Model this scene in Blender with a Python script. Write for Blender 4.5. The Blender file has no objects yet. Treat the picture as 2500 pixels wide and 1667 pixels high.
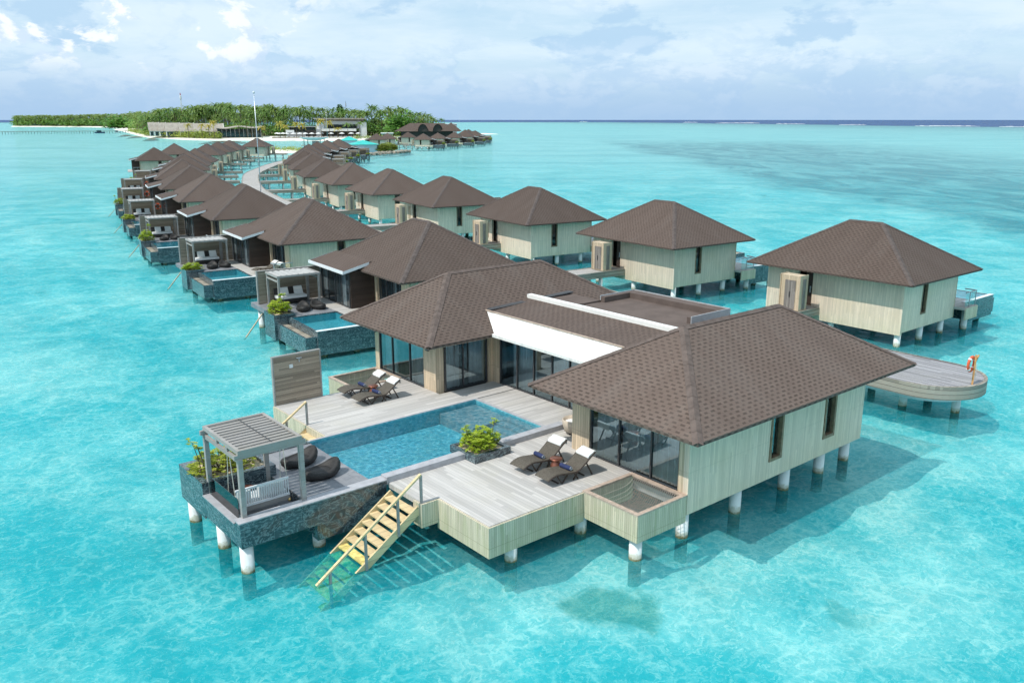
import bpy, math, random
from mathutils import Vector, Matrix
R = random.Random(11)
sc = bpy.context.scene
COL = sc.collection
rad = math.radians

# ------------------------------------------------------------------ camera
YAW, PITCH, HCAM, FPX = 0.878554557, 0.254238615, 13.0, 2082.31
cp, sp = math.cos(PITCH), math.sin(PITCH)
fw = Vector((math.cos(YAW) * cp, math.sin(YAW) * cp, -sp))
rt = Vector((math.sin(YAW), -math.cos(YAW), 0))
up = rt.cross(fw)
cam = bpy.data.cameras.new('camera')
camo = bpy.data.objects.new('camera', cam)
COL.objects.link(camo)
camo.matrix_world = Matrix(((rt.x, up.x, -fw.x, 0), (rt.y, up.y, -fw.y, 0), (rt.z, up.z, -fw.z, HCAM), (0, 0, 0, 1)))
cam.sensor_width = 36
cam.lens = 36 * FPX / 2500
cam.clip_start = 0.5
cam.clip_end = 60000
sc.camera = camo

# ------------------------------------------------------------------ light
SUN_EL, SHADOW_AZ = 55.0, -4.0          # shadows run towards +X, a little -Y
s_az = rad(SHADOW_AZ + 180)
sdir = Vector((math.cos(s_az) * math.cos(rad(SUN_EL)), math.sin(s_az) * math.cos(rad(SUN_EL)), math.sin(rad(SUN_EL))))
sun = bpy.data.lights.new('sun', 'SUN')
sun.energy = 3.6
sun.angle = rad(0.5)
sun.color = (1.0, 0.955, 0.88)
suno = bpy.data.objects.new('sun', sun)
COL.objects.link(suno)
suno.rotation_euler = sdir.to_track_quat('Z', 'Y').to_euler()

sc.view_settings.view_transform = 'Standard'
sc.view_settings.look = 'None'
sc.view_settings.exposure = 0.0
sc.view_settings.gamma = 1.0
sc.render.engine = 'CYCLES'
cy = sc.cycles
cy.use_denoising = True
cy.use_adaptive_sampling = True
cy.adaptive_threshold = 0.03
cy.transparent_max_bounces = 12
cy.max_bounces = 8
cy.diffuse_bounces = 3
cy.glossy_bounces = 3
cy.transmission_bounces = 4
cy.sample_clamp_indirect = 4.0
cy.caustics_reflective = False
cy.caustics_refractive = False


# ------------------------------------------------------------------ node helper
class G:
    def __init__(self, nt):
        self.nt = nt
        nt.nodes.clear()

    def n(self, t, **kw):
        nd = self.nt.nodes.new(t)
        for k, v in kw.items():
            setattr(nd, k, v)
        return nd

    def put(self, sock, v):
        if v is None:
            return
        if isinstance(v, bpy.types.NodeSocket):
            self.nt.links.new(v, sock)
        elif isinstance(v, (tuple, list)):
            sock.default_value = tuple(v) + (1.0,) if (len(v) == 3 and len(sock.default_value) == 4) else v
        else:
            sock.default_value = v

    def m(self, op, a, b=None, c=None, clamp=False):
        nd = self.n('ShaderNodeMath', operation=op, use_clamp=clamp)
        for s, v in zip(nd.inputs, (a, b, c)):
            self.put(s, v)
        return nd.outputs[0]

    def vm(self, op, a, b=None):
        nd = self.n('ShaderNodeVectorMath', operation=op)
        self.put(nd.inputs[0], a)
        if b is not None:
            self.put(nd.inputs[1], b)
        return nd.outputs[0]

    def ss(self, x, a, b):           # smoothstep a..b
        nd = self.n('ShaderNodeMapRange', interpolation_type='SMOOTHSTEP')
        self.put(nd.inputs[0], x)
        nd.inputs[1].default_value = a
        nd.inputs[2].default_value = b
        return nd.outputs[0]

    def mix(self, f, a, b, mode='MIX'):
        nd = self.n('ShaderNodeMix', data_type='RGBA', blend_type=mode)
        self.put(nd.inputs[0], f)
        self.put(nd.inputs[6], a)
        self.put(nd.inputs[7], b)
        return nd.outputs[2]

    flat = False

    def noise(self, vec, scale, detail=3, rough=0.55, dist=0.0, out=0):
        nd = self.n('ShaderNodeTexNoise')
        if self.flat:
            nd.noise_dimensions = '2D'
        self.put(nd.inputs['Vector'], vec)
        nd.inputs['Scale'].default_value = scale
        nd.inputs['Detail'].default_value = detail
        nd.inputs['Roughness'].default_value = rough
        nd.inputs['Distortion'].default_value = dist
        return nd.outputs[out]

    def voro(self, vec, scale, feature='F1', out='Distance'):
        nd = self.n('ShaderNodeTexVoronoi', feature=feature)
        if self.flat:
            nd.voronoi_dimensions = '2D'
        self.put(nd.inputs['Vector'], vec)
        nd.inputs['Scale'].default_value = scale
        return nd.outputs[out]

    def sep(self, v):
        nd = self.n('ShaderNodeSeparateXYZ')
        self.put(nd.inputs[0], v)
        return nd.outputs

    def comb(self, x, y, z=0.0):
        nd = self.n('ShaderNodeCombineXYZ')
        for s, v in zip(nd.inputs, (x, y, z)):
            self.put(s, v)
        return nd.outputs[0]

    def uv(self):
        return self.n('ShaderNodeUVMap').outputs[0]

    def pos(self):
        return self.n('ShaderNodeNewGeometry').outputs['Position']

    def rnd(self):
        return self.n('ShaderNodeObjectInfo').outputs['Random']

    def white(self, v):
        nd = self.n('ShaderNodeTexWhiteNoise', noise_dimensions='3D')
        self.put(nd.inputs[0], v)
        return nd.outputs[0]

    def bump(self, h, strength=0.3, dist=0.02, normal=None):
        nd = self.n('ShaderNodeBump')
        nd.inputs['Strength'].default_value = strength
        nd.inputs['Distance'].default_value = dist
        self.put(nd.inputs['Height'], h)
        self.put(nd.inputs['Normal'], normal)
        return nd.outputs[0]

    def bsdf(self, color, rough=0.6, spec=0.4, normal=None, metal=0.0, **kw):
        nd = self.n('ShaderNodeBsdfPrincipled')
        self.put(nd.inputs['Base Color'], color)
        self.put(nd.inputs['Roughness'], rough)
        self.put(nd.inputs['Specular IOR Level'], spec)
        self.put(nd.inputs['Metallic'], metal)
        self.put(nd.inputs['Normal'], normal)
        for k, v in kw.items():
            self.put(nd.inputs[k], v)
        return nd.outputs[0]

    def mixs(self, f, a, b):
        nd = self.n('ShaderNodeMixShader')
        self.put(nd.inputs[0], f)
        self.put(nd.inputs[1], a)
        self.put(nd.inputs[2], b)
        return nd.outputs[0]

    def out(self, s):
        nd = self.n('ShaderNodeOutputMaterial')
        self.nt.links.new(s, nd.inputs['Surface'])


M = {}


def mat(name):
    m = bpy.data.materials.new(name)
    m.use_nodes = True
    M[name] = m
    return G(m.node_tree)


# ------------------------------------------------------------------ sky
w = bpy.data.worlds.new('World')
sc.world = w
w.use_nodes = True
g = G(w.node_tree)
sky = g.n('ShaderNodeTexSky', sky_type='NISHITA')
sky.sun_disc = False
sky.sun_elevation = rad(SUN_EL)
sky.sun_rotation = math.atan2(sdir.x, sdir.y)
sky.altitude = 0
sky.air_density = 1.0
sky.dust_density = 0.8
sky.ozone_density = 1.0
d = g.n('ShaderNodeTexCoord').outputs['Generated']
x, y, z = g.sep(d)
zc = g.m('MAXIMUM', z, 0.0)
az = g.m('ARCTAN2', y, x)
# high thin veil, grey drifting patches, heaped cumulus and sunlit white heads
vv = g.comb(g.m('MULTIPLY', az, 3.0), g.m('MULTIPLY', zc, 16.0), 3.7)
veil = g.ss(g.noise(vv, 1.0, 6, 0.6, 0.3), 0.32, 0.66)
pp = g.comb(g.m('MULTIPLY', az, 8.5), g.m('MULTIPLY', zc, 19.0), 8.8)
pn = g.noise(pp, 1.0, 9, 0.62, 0.15)
pn2 = g.noise(g.vm('ADD', pp, (0.0, 0.22, 0.0)), 1.0, 9, 0.62, 0.15)
sheet = g.m('MULTIPLY', g.ss(pn, 0.53, 0.61), g.ss(zc, 0.035, 0.075))
ae = g.comb(g.m('MULTIPLY', az, 11.0), g.m('MULTIPLY', zc, 21.0), 5.3)
low = g.m('SUBTRACT', 1.0, g.ss(zc, 0.03, 0.10))
heap_n = g.noise(ae, 1.3, 9, 0.62, 0.25)
heap = g.ss(g.m('ADD', heap_n, g.m('MULTIPLY', low, 0.10)), 0.50, 0.60)
lit_n = g.noise(g.vm('ADD', ae, (0.16, 0.20, 0)), 1.3, 9, 0.62, 0.25)
lit = g.ss(g.m('SUBTRACT', heap_n, lit_n), -0.04, 0.12)
west = g.ss(az, 1.00, 1.22)
pz = g.comb(g.m('MULTIPLY', az, 10.0), g.m('MULTIPLY', zc, 15.0), 2.4)
puff_n = g.noise(pz, 1.35, 8, 0.60, 0.3)
puff_d = g.noise(g.vm('ADD', pz, (0.18, 0.20, 0)), 1.35, 8, 0.60, 0.3)
puff = g.m('MULTIPLY', g.ss(puff_n, 0.515, 0.575), g.m('MULTIPLY', west, g.ss(zc, 0.035, 0.07)))
puff_l = g.ss(g.m('SUBTRACT', puff_n, puff_d), -0.02, 0.08)
K = 1.05 / 0.10
base = g.mix(0.85, sky.outputs[0], (0.57 * K, 0.79 * K, 0.97 * K))
c = g.mix(g.m('MULTIPLY', veil, 0.85), base, (0.76 * K, 0.90 * K, 1.0 * K))
c = g.mix(g.m('MULTIPLY', sheet, 0.85), c, (0.46 * K, 0.67 * K, 0.88 * K))
heapc = g.mix(lit, (0.48 * K, 0.68 * K, 0.90 * K), (0.74 * K, 0.88 * K, 1.0 * K))
c = g.mix(g.m('MULTIPLY', heap, g.m('ADD', 0.25, g.m('MULTIPLY', low, 0.35))), c, heapc)
puffc = g.mix(puff_l, (0.66 * K, 0.80 * K, 0.97 * K), (1.0 * K, 1.04 * K, 1.06 * K))
c = g.mix(g.m('MULTIPLY', puff, 0.85), c, puffc)
haze_f = g.m('SUBTRACT', 1.0, g.ss(zc, 0.0, 0.075))
c = g.mix(g.m('MULTIPLY', haze_f, 0.88), c, (0.375 * K, 0.56 * K, 0.80 * K))
bg = g.n('ShaderNodeBackground')
g.put(bg.inputs[0], c)
bg.inputs[1].default_value = 0.10
wo = g.n('ShaderNodeOutputWorld')
g.nt.links.new(bg.outputs[0], wo.inputs[0])


# ------------------------------------------------------------------ materials
def plain(name, color, rough=0.6, spec=0.4, metal=0.0, var=0.12, scale=3.0, bump=0.0):
    g = mat(name)
    p = g.n('ShaderNodeTexCoord').outputs['Object']
    nz = g.noise(p, scale, 5, 0.6)
    f = g.ss(nz, 0.3, 0.7)
    c = g.mix(f, tuple(v * (1 - var) for v in color), tuple(min(1, v * (1 + var)) for v in color))
    nrm = g.bump(g.noise(p, scale * 12, 3), bump, 0.01) if bump else None
    g.out(g.bsdf(c, rough, spec, nrm, metal))


def shingle(name, k):
    g = mat(name)
    u, v, _ = g.sep(g.uv())
    h, wd = 0.150, 0.31
    rv = g.m('DIVIDE', v, h)
    row = g.m('FLOOR', rv)
    fv = g.m('FRACT', rv)
    r0 = g.white(g.comb(row, 3.1, 0.5))
    cu = g.m('ADD', g.m('DIVIDE', u, wd), g.m('ADD', g.m('MULTIPLY', g.m('MODULO', row, 2.0), 0.5), g.m('MULTIPLY', r0, 0.22)))
    cell = g.m('FLOOR', cu)
    fu = g.m('FRACT', cu)
    r1 = g.white(g.comb(row, cell, 1.7))
    tab = g.m('MULTIPLY', g.m('LESS_THAN', fu, g.m('ADD', 0.40, g.m('MULTIPLY', r1, 0.2))), g.m('LESS_THAN', fv, 0.50))
    line = g.m('LESS_THAN', fv, 0.09)
    p = g.pos()
    big = g.noise(p, 0.35, 4, 0.6)
    fine = g.noise(p, 22.0, 3, 0.7)
    c = g.mix(r1, (0.184, 0.140, 0.124), (0.214, 0.166, 0.147))
    c = g.mix(g.m('MULTIPLY', tab, g.m('ADD', 0.70, g.m('MULTIPLY', r1, 0.28))), c, (0.060, 0.045, 0.038))
    c = g.mix(g.m('MULTIPLY', line, 0.35), c, (0.10, 0.075, 0.07))
    c = g.mix(g.m('MULTIPLY', g.ss(big, 0.35, 0.7), 0.30), c, (0.17, 0.138, 0.130))
    c = g.mix(0.25, c, g.mix(fine, (0.09, 0.07, 0.063), (0.28, 0.23, 0.21)))
    spot = g.ss(g.noise(p, 6.0, 2, 0.3), 0.78, 0.80)
    c = g.mix(g.m('MULTIPLY', spot, 0.35), c, (0.40, 0.37, 0.34))
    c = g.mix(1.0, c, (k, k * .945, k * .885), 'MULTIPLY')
    st_ = g.noise(g.comb(g.m('MULTIPLY', u, 0.9), g.m('MULTIPLY', v, 0.22), 1.0), 1.0, 5, 0.65, 0.4)
    c = g.mix(g.m('MULTIPLY', g.ss(st_, 0.46, 0.72), 0.14), c, (0.30 * k, 0.27 * k, 0.245 * k))
    c = g.mix(g.m('MULTIPLY', g.ss(st_, 0.52, 0.30), 0.20), c, (0.10 * k, 0.075 * k, 0.062 * k))
    rr = g.m('ADD', 0.88, g.m('MULTIPLY', g.rnd(), 0.24))
    c = g.mix(1.0, c, g.comb(rr, rr, rr), 'MULTIPLY')
    hgt = g.m('ADD', g.m('MULTIPLY', fv, -0.6), g.m('MULTIPLY', tab, -0.4))
    g.out(g.bsdf(c, 0.9, 0.2, g.bump(hgt, 0.5, 0.02)))


def slats(name, color, dark, width, vertical=True, green=0.0, var=0.35, rough=0.75, gapk=0.75):
    g = mat(name)
    u, v, _ = g.sep(g.uv())
    a, b = (u, v) if vertical else (v, u)
    t = g.m('DIVIDE', a, width)
    cell = g.m('FLOOR', t)
    fr = g.m('FRACT', t)
    seg = g.m('FLOOR', g.m('DIVIDE', g.m('ADD', b, g.m('MULTIPLY', g.white(g.comb(cell, 7.0, 2.0)), 5.0)), 2.6))
    r = g.white(g.comb(cell, seg, 4.0))
    gap = g.m('MAXIMUM', g.m('LESS_THAN', fr, 0.07), g.m('GREATER_THAN', fr, 0.95))
    grain = g.noise(g.comb(g.m('MULTIPLY', a, 26.0), g.m('MULTIPLY', b, 0.8), g.m('MULTIPLY', r, 9.0)), 1.0, 5, 0.65)
    patch = g.noise(g.pos(), 0.55, 4, 0.6)
    c = g.mix(r, tuple(k * (1 - var) for k in color), tuple(min(0.9, k * (1 + var * 0.55)) for k in color))
    c = g.mix(g.m('MULTIPLY', g.ss(grain, 0.35, 0.75), 0.45), c, tuple(k * 0.62 for k in color))
    c = g.mix(g.m('MULTIPLY', g.ss(patch, 0.45, 0.75), 0.35), c, (color[0] * 0.82, color[1] * 0.80, color[2] * 0.66))
    if green:
        st = g.noise(g.comb(g.m('MULTIPLY', a, 5.0), g.m('MULTIPLY', b, 0.6), 3.0), 1.0, 4, 0.6)
        c = g.mix(g.m('MULTIPLY', g.ss(st, 0.45, 0.7), green), c, (0.30, 0.36, 0.13))
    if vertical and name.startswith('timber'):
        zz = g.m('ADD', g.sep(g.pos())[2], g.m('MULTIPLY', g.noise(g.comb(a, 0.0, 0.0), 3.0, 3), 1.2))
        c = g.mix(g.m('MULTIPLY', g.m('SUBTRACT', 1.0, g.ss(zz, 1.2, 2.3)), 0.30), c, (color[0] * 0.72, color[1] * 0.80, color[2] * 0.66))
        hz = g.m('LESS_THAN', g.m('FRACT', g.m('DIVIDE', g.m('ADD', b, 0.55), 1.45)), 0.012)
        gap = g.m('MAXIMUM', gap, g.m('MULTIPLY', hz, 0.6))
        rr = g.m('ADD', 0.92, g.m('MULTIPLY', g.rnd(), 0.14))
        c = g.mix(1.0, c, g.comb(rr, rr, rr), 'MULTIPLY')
    c = g.mix(g.m('MULTIPLY', gap, gapk), c, dark)
    hgt = g.m('SUBTRACT', g.m('MULTIPLY', grain, 0.25), gap)
    g.out(g.bsdf(c, rough, 0.25, g.bump(hgt, 0.5, 0.012)))


def stone():
    g = mat('slate_tile')
    u, v, _ = g.sep(g.uv())
    p = g.pos()
    rv = g.m('DIVIDE', v, 0.30)
    row = g.m('FLOOR', rv)
    cu = g.m('ADD', g.m('DIVIDE', u, 0.60), g.m('MULTIPLY', g.m('MODULO', row, 2.0), 0.5))
    fu, fv = g.m('FRACT', cu), g.m('FRACT', rv)
    r = g.white(g.comb(g.m('FLOOR', cu), row, 2.0))
    gr = g.m('MAXIMUM', g.m('LESS_THAN', fu, 0.018), g.m('LESS_THAN', fv, 0.035))
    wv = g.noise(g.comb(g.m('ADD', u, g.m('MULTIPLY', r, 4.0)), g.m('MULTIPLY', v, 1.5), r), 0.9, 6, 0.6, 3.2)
    refl_swirl = g.m('SUBTRACT', 1.0, g.ss(g.m('ABSOLUTE', g.m('SUBTRACT', g.m('FRACT', g.m('MULTIPLY', wv, 6.0)), 0.5)), 0.04, 0.22))
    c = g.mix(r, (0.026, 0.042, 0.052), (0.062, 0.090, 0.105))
    c = g.mix(g.m('MULTIPLY', refl_swirl, 0.62), c, (0.24, 0.33, 0.35))  # swirling ripple reflections painted into the stone colour
    c = g.mix(g.m('MULTIPLY', g.ss(g.noise(p, 1.1, 4), 0.5, 0.75), 0.4), c, (0.035, 0.045, 0.05))
    c = g.mix(g.m('MULTIPLY', gr, 0.55), c, (0.22, 0.27, 0.29))
    rip = g.noise(p, 2.2, 3, 0.5, 1.2)
    g.out(g.bsdf(c, 0.16, 0.75, g.bump(rip, 0.18, 0.10)))
    g = mat('slate_paving')
    u, v, _ = g.sep(g.uv())
    fu, fv = g.m('FRACT', g.m('DIVIDE', u, 0.6)), g.m('FRACT', g.m('DIVIDE', v, 0.6))
    gr = g.m('MAXIMUM', g.m('LESS_THAN', fu, 0.02), g.m('LESS_THAN', fv, 0.02))
    r = g.white(g.comb(g.m('FLOOR', g.m('DIVIDE', u, 0.6)), g.m('FLOOR', g.m('DIVIDE', v, 0.6)), 5.0))
    c = g.mix(r, (0.21, 0.215, 0.23), (0.29, 0.295, 0.31))
    c = g.mix(g.ss(g.noise(g.pos(), 2.5, 6, 0.65, 0.6), 0.4, 0.7), c, (0.17, 0.18, 0.20))
    c = g.mix(g.m('MULTIPLY', gr, 0.5), c, (0.10, 0.10, 0.11))
    g.out(g.bsdf(c, 0.55, 0.4))


def piles():
    g = mat('pile_paint')
    z = g.sep(g.pos())[2]
    n1 = g.noise(g.pos(), 4.5, 5, 0.7)
    zz = g.m('ADD', z, g.m('MULTIPLY', g.m('SUBTRACT', n1, 0.5), 0.46))
    strk = g.noise(g.vm('MULTIPLY', g.pos(), (9.0, 9.0, 0.7)), 1.0, 3, 0.6)
    c = g.mix(g.ss(n1, 0.3, 0.8), (0.78, 0.79, 0.78), (0.70, 0.72, 0.71))
    c = g.mix(g.m('MULTIPLY', g.ss(strk, 0.58, 0.72), 0.35), c, (0.52, 0.49, 0.42))
    c = g.mix(g.m('SUBTRACT', 1.0, g.ss(zz, 0.16, 0.27)), c, (0.50, 0.50, 0.42))
    c = g.mix(g.m('SUBTRACT', 1.0, g.ss(zz, 0.02, 0.13)), c, (0.17, 0.155, 0.075))
    c = g.mix(g.m('SUBTRACT', 1.0, g.ss(zz, -0.12, 0.03)), c, (0.045, 0.065, 0.035))
    c = g.mix(g.m('SUBTRACT', 1.0, g.ss(zz, -0.95, -0.30)), c, (0.30, 0.46, 0.42))  # deep part paled to teal: the water's veiling fade put into the colour
    g.out(g.bsdf(c, 0.6, 0.3))


def glassy():
    # tinted window glass: see-through, with a coating that mirrors the surroundings
    g = mat('window_glass')
    fr = g.n('ShaderNodeFresnel')
    fr.inputs[0].default_value = 1.6
    tr = g.n('ShaderNodeBsdfTransparent')
    tr.inputs[0].default_value = (0.80, 0.88, 0.90, 1)
    gl = g.n('ShaderNodeBsdfGlossy')
    gl.inputs['Roughness'].default_value = 0.01
    gl.inputs[0].default_value = (0.60, 0.78, 0.86, 1)
    f = g.m('MAXIMUM', g.m('MULTIPLY', fr.outputs[0], 1.6), 0.33, clamp=True)
    g.out(g.mixs(f, tr.outputs[0], gl.outputs[0]))
    g = mat('clear_glass')
    fr = g.n('ShaderNodeFresnel')
    fr.inputs[0].default_value = 1.5
    tr = g.n('ShaderNodeBsdfTransparent')
    tr.inputs[0].default_value = (0.72, 0.93, 0.90, 1)
    gl = g.n('ShaderNodeBsdfGlossy')
    gl.inputs['Roughness'].default_value = 0.01
    g.out(g.mixs(g.m('ADD', fr.outputs[0], 0.06, clamp=True), tr.outputs[0], gl.outputs[0]))
    # opaque pane with a pleated curtain right behind it (row villas)
    g = mat('curtained_glass')
    u, v, _ = g.sep(g.uv())
    wv = g.m('SINE', g.m('MULTIPLY', g.m('ADD', u, g.m('MULTIPLY', g.noise(g.comb(u, 0.0, 0.0), 3.0), 0.25)), 40.0))
    c = g.mix(g.ss(wv, -0.8, 0.9), (0.075, 0.10, 0.115), (0.20, 0.245, 0.26))
    c = g.mix(g.ss(g.noise(g.comb(u, 0.0, 2.0), 1.2, 2), 0.48, 0.54), c, (0.02, 0.03, 0.035))
    g.out(g.bsdf(c, 0.05, 1.0))
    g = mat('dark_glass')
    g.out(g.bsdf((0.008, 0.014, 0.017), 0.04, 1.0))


def water_mat():
    g = mat('lagoon_water')
    g.flat = True
    p = g.pos()
    px, py, pz = g.sep(p)
    dist = g.n('ShaderNodeVectorMath', operation='LENGTH')
    g.put(dist.inputs[0], g.comb(px, py, 0.0))
    dd = dist.outputs['Value']
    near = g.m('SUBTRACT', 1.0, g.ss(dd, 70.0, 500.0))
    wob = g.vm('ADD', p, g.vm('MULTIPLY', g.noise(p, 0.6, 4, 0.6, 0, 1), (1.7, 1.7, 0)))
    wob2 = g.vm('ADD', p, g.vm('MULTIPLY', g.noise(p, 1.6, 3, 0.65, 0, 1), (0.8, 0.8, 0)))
    # painted caustics: a wandering net brightened in the surface tint and scatter colour
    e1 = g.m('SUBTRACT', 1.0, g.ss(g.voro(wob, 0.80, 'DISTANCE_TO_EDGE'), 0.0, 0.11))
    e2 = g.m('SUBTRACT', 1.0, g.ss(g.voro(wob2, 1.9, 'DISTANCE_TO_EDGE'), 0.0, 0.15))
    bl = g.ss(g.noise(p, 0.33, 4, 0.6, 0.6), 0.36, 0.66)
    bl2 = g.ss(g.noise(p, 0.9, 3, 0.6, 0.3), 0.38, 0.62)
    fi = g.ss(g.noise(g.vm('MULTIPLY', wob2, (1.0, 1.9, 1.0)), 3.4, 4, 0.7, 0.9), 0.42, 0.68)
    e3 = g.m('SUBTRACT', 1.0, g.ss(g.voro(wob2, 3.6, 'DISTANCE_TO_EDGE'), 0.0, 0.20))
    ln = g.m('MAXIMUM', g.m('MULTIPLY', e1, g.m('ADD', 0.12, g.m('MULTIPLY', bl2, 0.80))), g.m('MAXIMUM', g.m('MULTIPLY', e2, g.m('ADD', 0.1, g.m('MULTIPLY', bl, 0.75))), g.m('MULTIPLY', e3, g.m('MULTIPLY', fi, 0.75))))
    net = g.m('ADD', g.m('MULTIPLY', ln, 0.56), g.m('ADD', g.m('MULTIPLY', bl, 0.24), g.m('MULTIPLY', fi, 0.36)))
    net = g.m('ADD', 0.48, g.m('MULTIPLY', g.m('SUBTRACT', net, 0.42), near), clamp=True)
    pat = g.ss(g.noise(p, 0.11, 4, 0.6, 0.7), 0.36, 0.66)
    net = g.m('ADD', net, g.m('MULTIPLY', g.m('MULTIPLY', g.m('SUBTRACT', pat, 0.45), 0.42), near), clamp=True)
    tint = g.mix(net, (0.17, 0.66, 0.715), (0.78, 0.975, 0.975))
    far_f = g.ss(dd, 60.0, 420.0)  # paler colours and stronger mirror with distance from the viewer
    tint = g.mix(g.m('MULTIPLY', far_f, 0.75), tint, (0.62, 0.89, 0.90))
    off = g.m('SUBTRACT', g.m('MULTIPLY', px, 0.849), g.m('MULTIPLY', py, 0.528))
    off = g.m('ADD', off, g.m('MULTIPLY', g.m('SUBTRACT', g.noise(p, 0.0015, 4), 0.5), 260.0))
    off = g.m('MAXIMUM', off, g.m('SUBTRACT', dd, 3600.0))
    deep = g.ss(off, 1090, 1200)
    tr = g.n('ShaderNodeBsdfTransparent')
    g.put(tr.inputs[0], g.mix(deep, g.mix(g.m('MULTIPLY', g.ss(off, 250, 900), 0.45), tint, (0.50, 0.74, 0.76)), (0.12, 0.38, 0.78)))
    # water's back-scatter as a diffuse colour, with the painted caustic net in it
    df = g.n('ShaderNodeBsdfDiffuse')
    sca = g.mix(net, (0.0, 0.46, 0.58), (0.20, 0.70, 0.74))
    sca = g.mix(g.m('MULTIPLY', far_f, 0.6), sca, (0.26, 0.64, 0.68))
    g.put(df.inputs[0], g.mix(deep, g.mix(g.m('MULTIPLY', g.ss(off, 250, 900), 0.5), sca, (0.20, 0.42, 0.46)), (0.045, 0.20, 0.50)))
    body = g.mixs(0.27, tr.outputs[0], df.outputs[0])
    w1 = g.noise(g.vm('MULTIPLY', p, (1.0, 1.0, 0)), 0.9, 5, 0.62, 0.8)
    w2 = g.noise(p, 5.0, 4, 0.6, 0.4)
    w3 = g.noise(p, 0.06, 4, 0.6, 0.3)
    hgt = g.m('ADD', g.m('MULTIPLY', w1, 0.8), g.m('ADD', g.m('MULTIPLY', w2, 0.16), g.m('MULTIPLY', w3, 1.2)))
    nrm = g.bump(hgt, 0.55, 0.28)
    fr = g.n('ShaderNodeFresnel')
    fr.inputs[0].default_value = 1.33
    g.put(fr.inputs['Normal'], nrm)
    gl = g.n('ShaderNodeBsdfGlossy')
    gl.inputs['Roughness'].default_value = 0.06
    g.put(gl.inputs['Normal'], nrm)
    f = g.m('MINIMUM', g.m('MULTIPLY', fr.outputs[0], g.m('ADD', 0.26, g.m('MULTIPLY', far_f, 0.64))), 0.33)
    g.out(g.mixs(f, body, gl.outputs[0]))

    g = mat('seabed_sand')
    g.flat = True
    p = g.pos()
    px, py, pz = g.sep(p)
    n1 = g.noise(p, 0.05, 5, 0.6, 0.5)
    n2 = g.noise(p, 0.45, 5, 0.6, 0.4)
    c = g.mix(g.ss(n1, 0.35, 0.65), (0.74, 0.76, 0.70), (0.86, 0.86, 0.80))
    c = g.mix(g.m('MULTIPLY', g.ss(n2, 0.55, 0.75), 0.25), c, (0.50, 0.58, 0.50))
    # streaks of darker weed far out
    st = g.noise(g.vm('MULTIPLY', g.comb(g.m('ADD', g.m('MULTIPLY', px, 0.64), g.m('MULTIPLY', py, 0.77)), g.m('SUBTRACT', g.m('MULTIPLY', px, 0.77), g.m('MULTIPLY', py, 0.64)), 0.0), (0.035, 0.006, 0)), 1.0, 6, 0.65, 0.6)
    dist = g.n('ShaderNodeVectorMath', operation='LENGTH')
    g.put(dist.inputs[0], g.comb(px, py, 0.0))
    dd = dist.outputs['Value']
    c = g.mix(g.m('MULTIPLY', g.m('MULTIPLY', g.ss(st, 0.48, 0.66), g.ss(dd, 70, 300)), 0.45), c, (0.36, 0.50, 0.50))
    # small weed patch in front of the net deck
    q = g.m('ADD', g.m('POWER', g.m('DIVIDE', g.m('SUBTRACT', px, 16.5), 1.25), 2.0), g.m('POWER', g.m('DIVIDE', g.m('SUBTRACT', py, 15.3), 1.5), 2.0))
    q = g.m('ADD', q, g.m('MULTIPLY', g.m('SUBTRACT', n2, 0.5), 2.6))
    c = g.mix(g.m('MULTIPLY', g.m('SUBTRACT', 1.0, g.ss(q, 0.5, 1.35)), 0.85), c, (0.12, 0.30, 0.20))
    # scattered small tufts
    tf = g.m('MULTIPLY', g.ss(g.noise(p, 0.22, 3, 0.6), 0.66, 0.72), g.ss(n1, 0.45, 0.60))
    c = g.mix(g.m('MULTIPLY', tf, 0.55), c, (0.15, 0.30, 0.22))
    # dark coral flat to the east: beyond a line running out from the near shore
    t1 = g.m('SUBTRACT', g.m('MULTIPLY', g.m('SUBTRACT', px, 190.0), 0.776), g.m('MULTIPLY', g.m('SUBTRACT', py, 138.0), 0.63))
    rn = g.noise(p, 0.012, 6, 0.66, 0.6)
    edge = g.m('ADD', t1, g.m('MULTIPLY', g.m('SUBTRACT', rn, 0.5), 34.0))
    along = g.m('ADD', g.m('MULTIPLY', g.m('SUBTRACT', px, 190.0), 0.63), g.m('MULTIPLY', g.m('SUBTRACT', py, 138.0), 0.776))
    far_end = g.m('ADD', along, g.m('MULTIPLY', g.m('SUBTRACT', rn, 0.5), 220.0))
    reef = g.m('MULTIPLY', g.ss(edge, -3, 12), g.m('SUBTRACT', 1.0, g.ss(g.m('ADD', edge, g.m('MULTIPLY', far_end, -0.05)), 60, 190)))
    reef = g.m('MULTIPLY', reef, g.m('SUBTRACT', 1.0, g.ss(far_end, 180, 480)))
    mot = g.ss(g.noise(g.comb(g.m('MULTIPLY', along, 0.035), g.m('MULTIPLY', t1, 0.10), 0.0), 1.0, 6, 0.7, 0.8), 0.35, 0.62)
    reef = g.m('MULTIPLY', reef, g.m('ADD', 0.40, g.m('MULTIPLY', mot, 0.60)))
    c = g.mix(g.m('MULTIPLY', reef, 0.95), c, (0.13, 0.20, 0.21))
    # reef flat and the deep sea past it
    off = g.m('SUBTRACT', g.m('MULTIPLY', px, 0.849), g.m('MULTIPLY', py, 0.528))
    off = g.m('ADD', off, g.m('MULTIPLY', g.m('SUBTRACT', g.noise(p, 0.0015, 4), 0.5), 260.0))
    off = g.m('MAXIMUM', off, g.m('SUBTRACT', dd, 3600.0))
    c = g.mix(g.m('MULTIPLY', g.ss(off, 620, 1000), 0.55), c, (0.34, 0.42, 0.44))
    c = g.mix(g.ss(off, 1090, 1200), c, (0.035, 0.055, 0.16))
    hb = g.noise(p, 2.2, 3, 0.5, 0.6)
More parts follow.
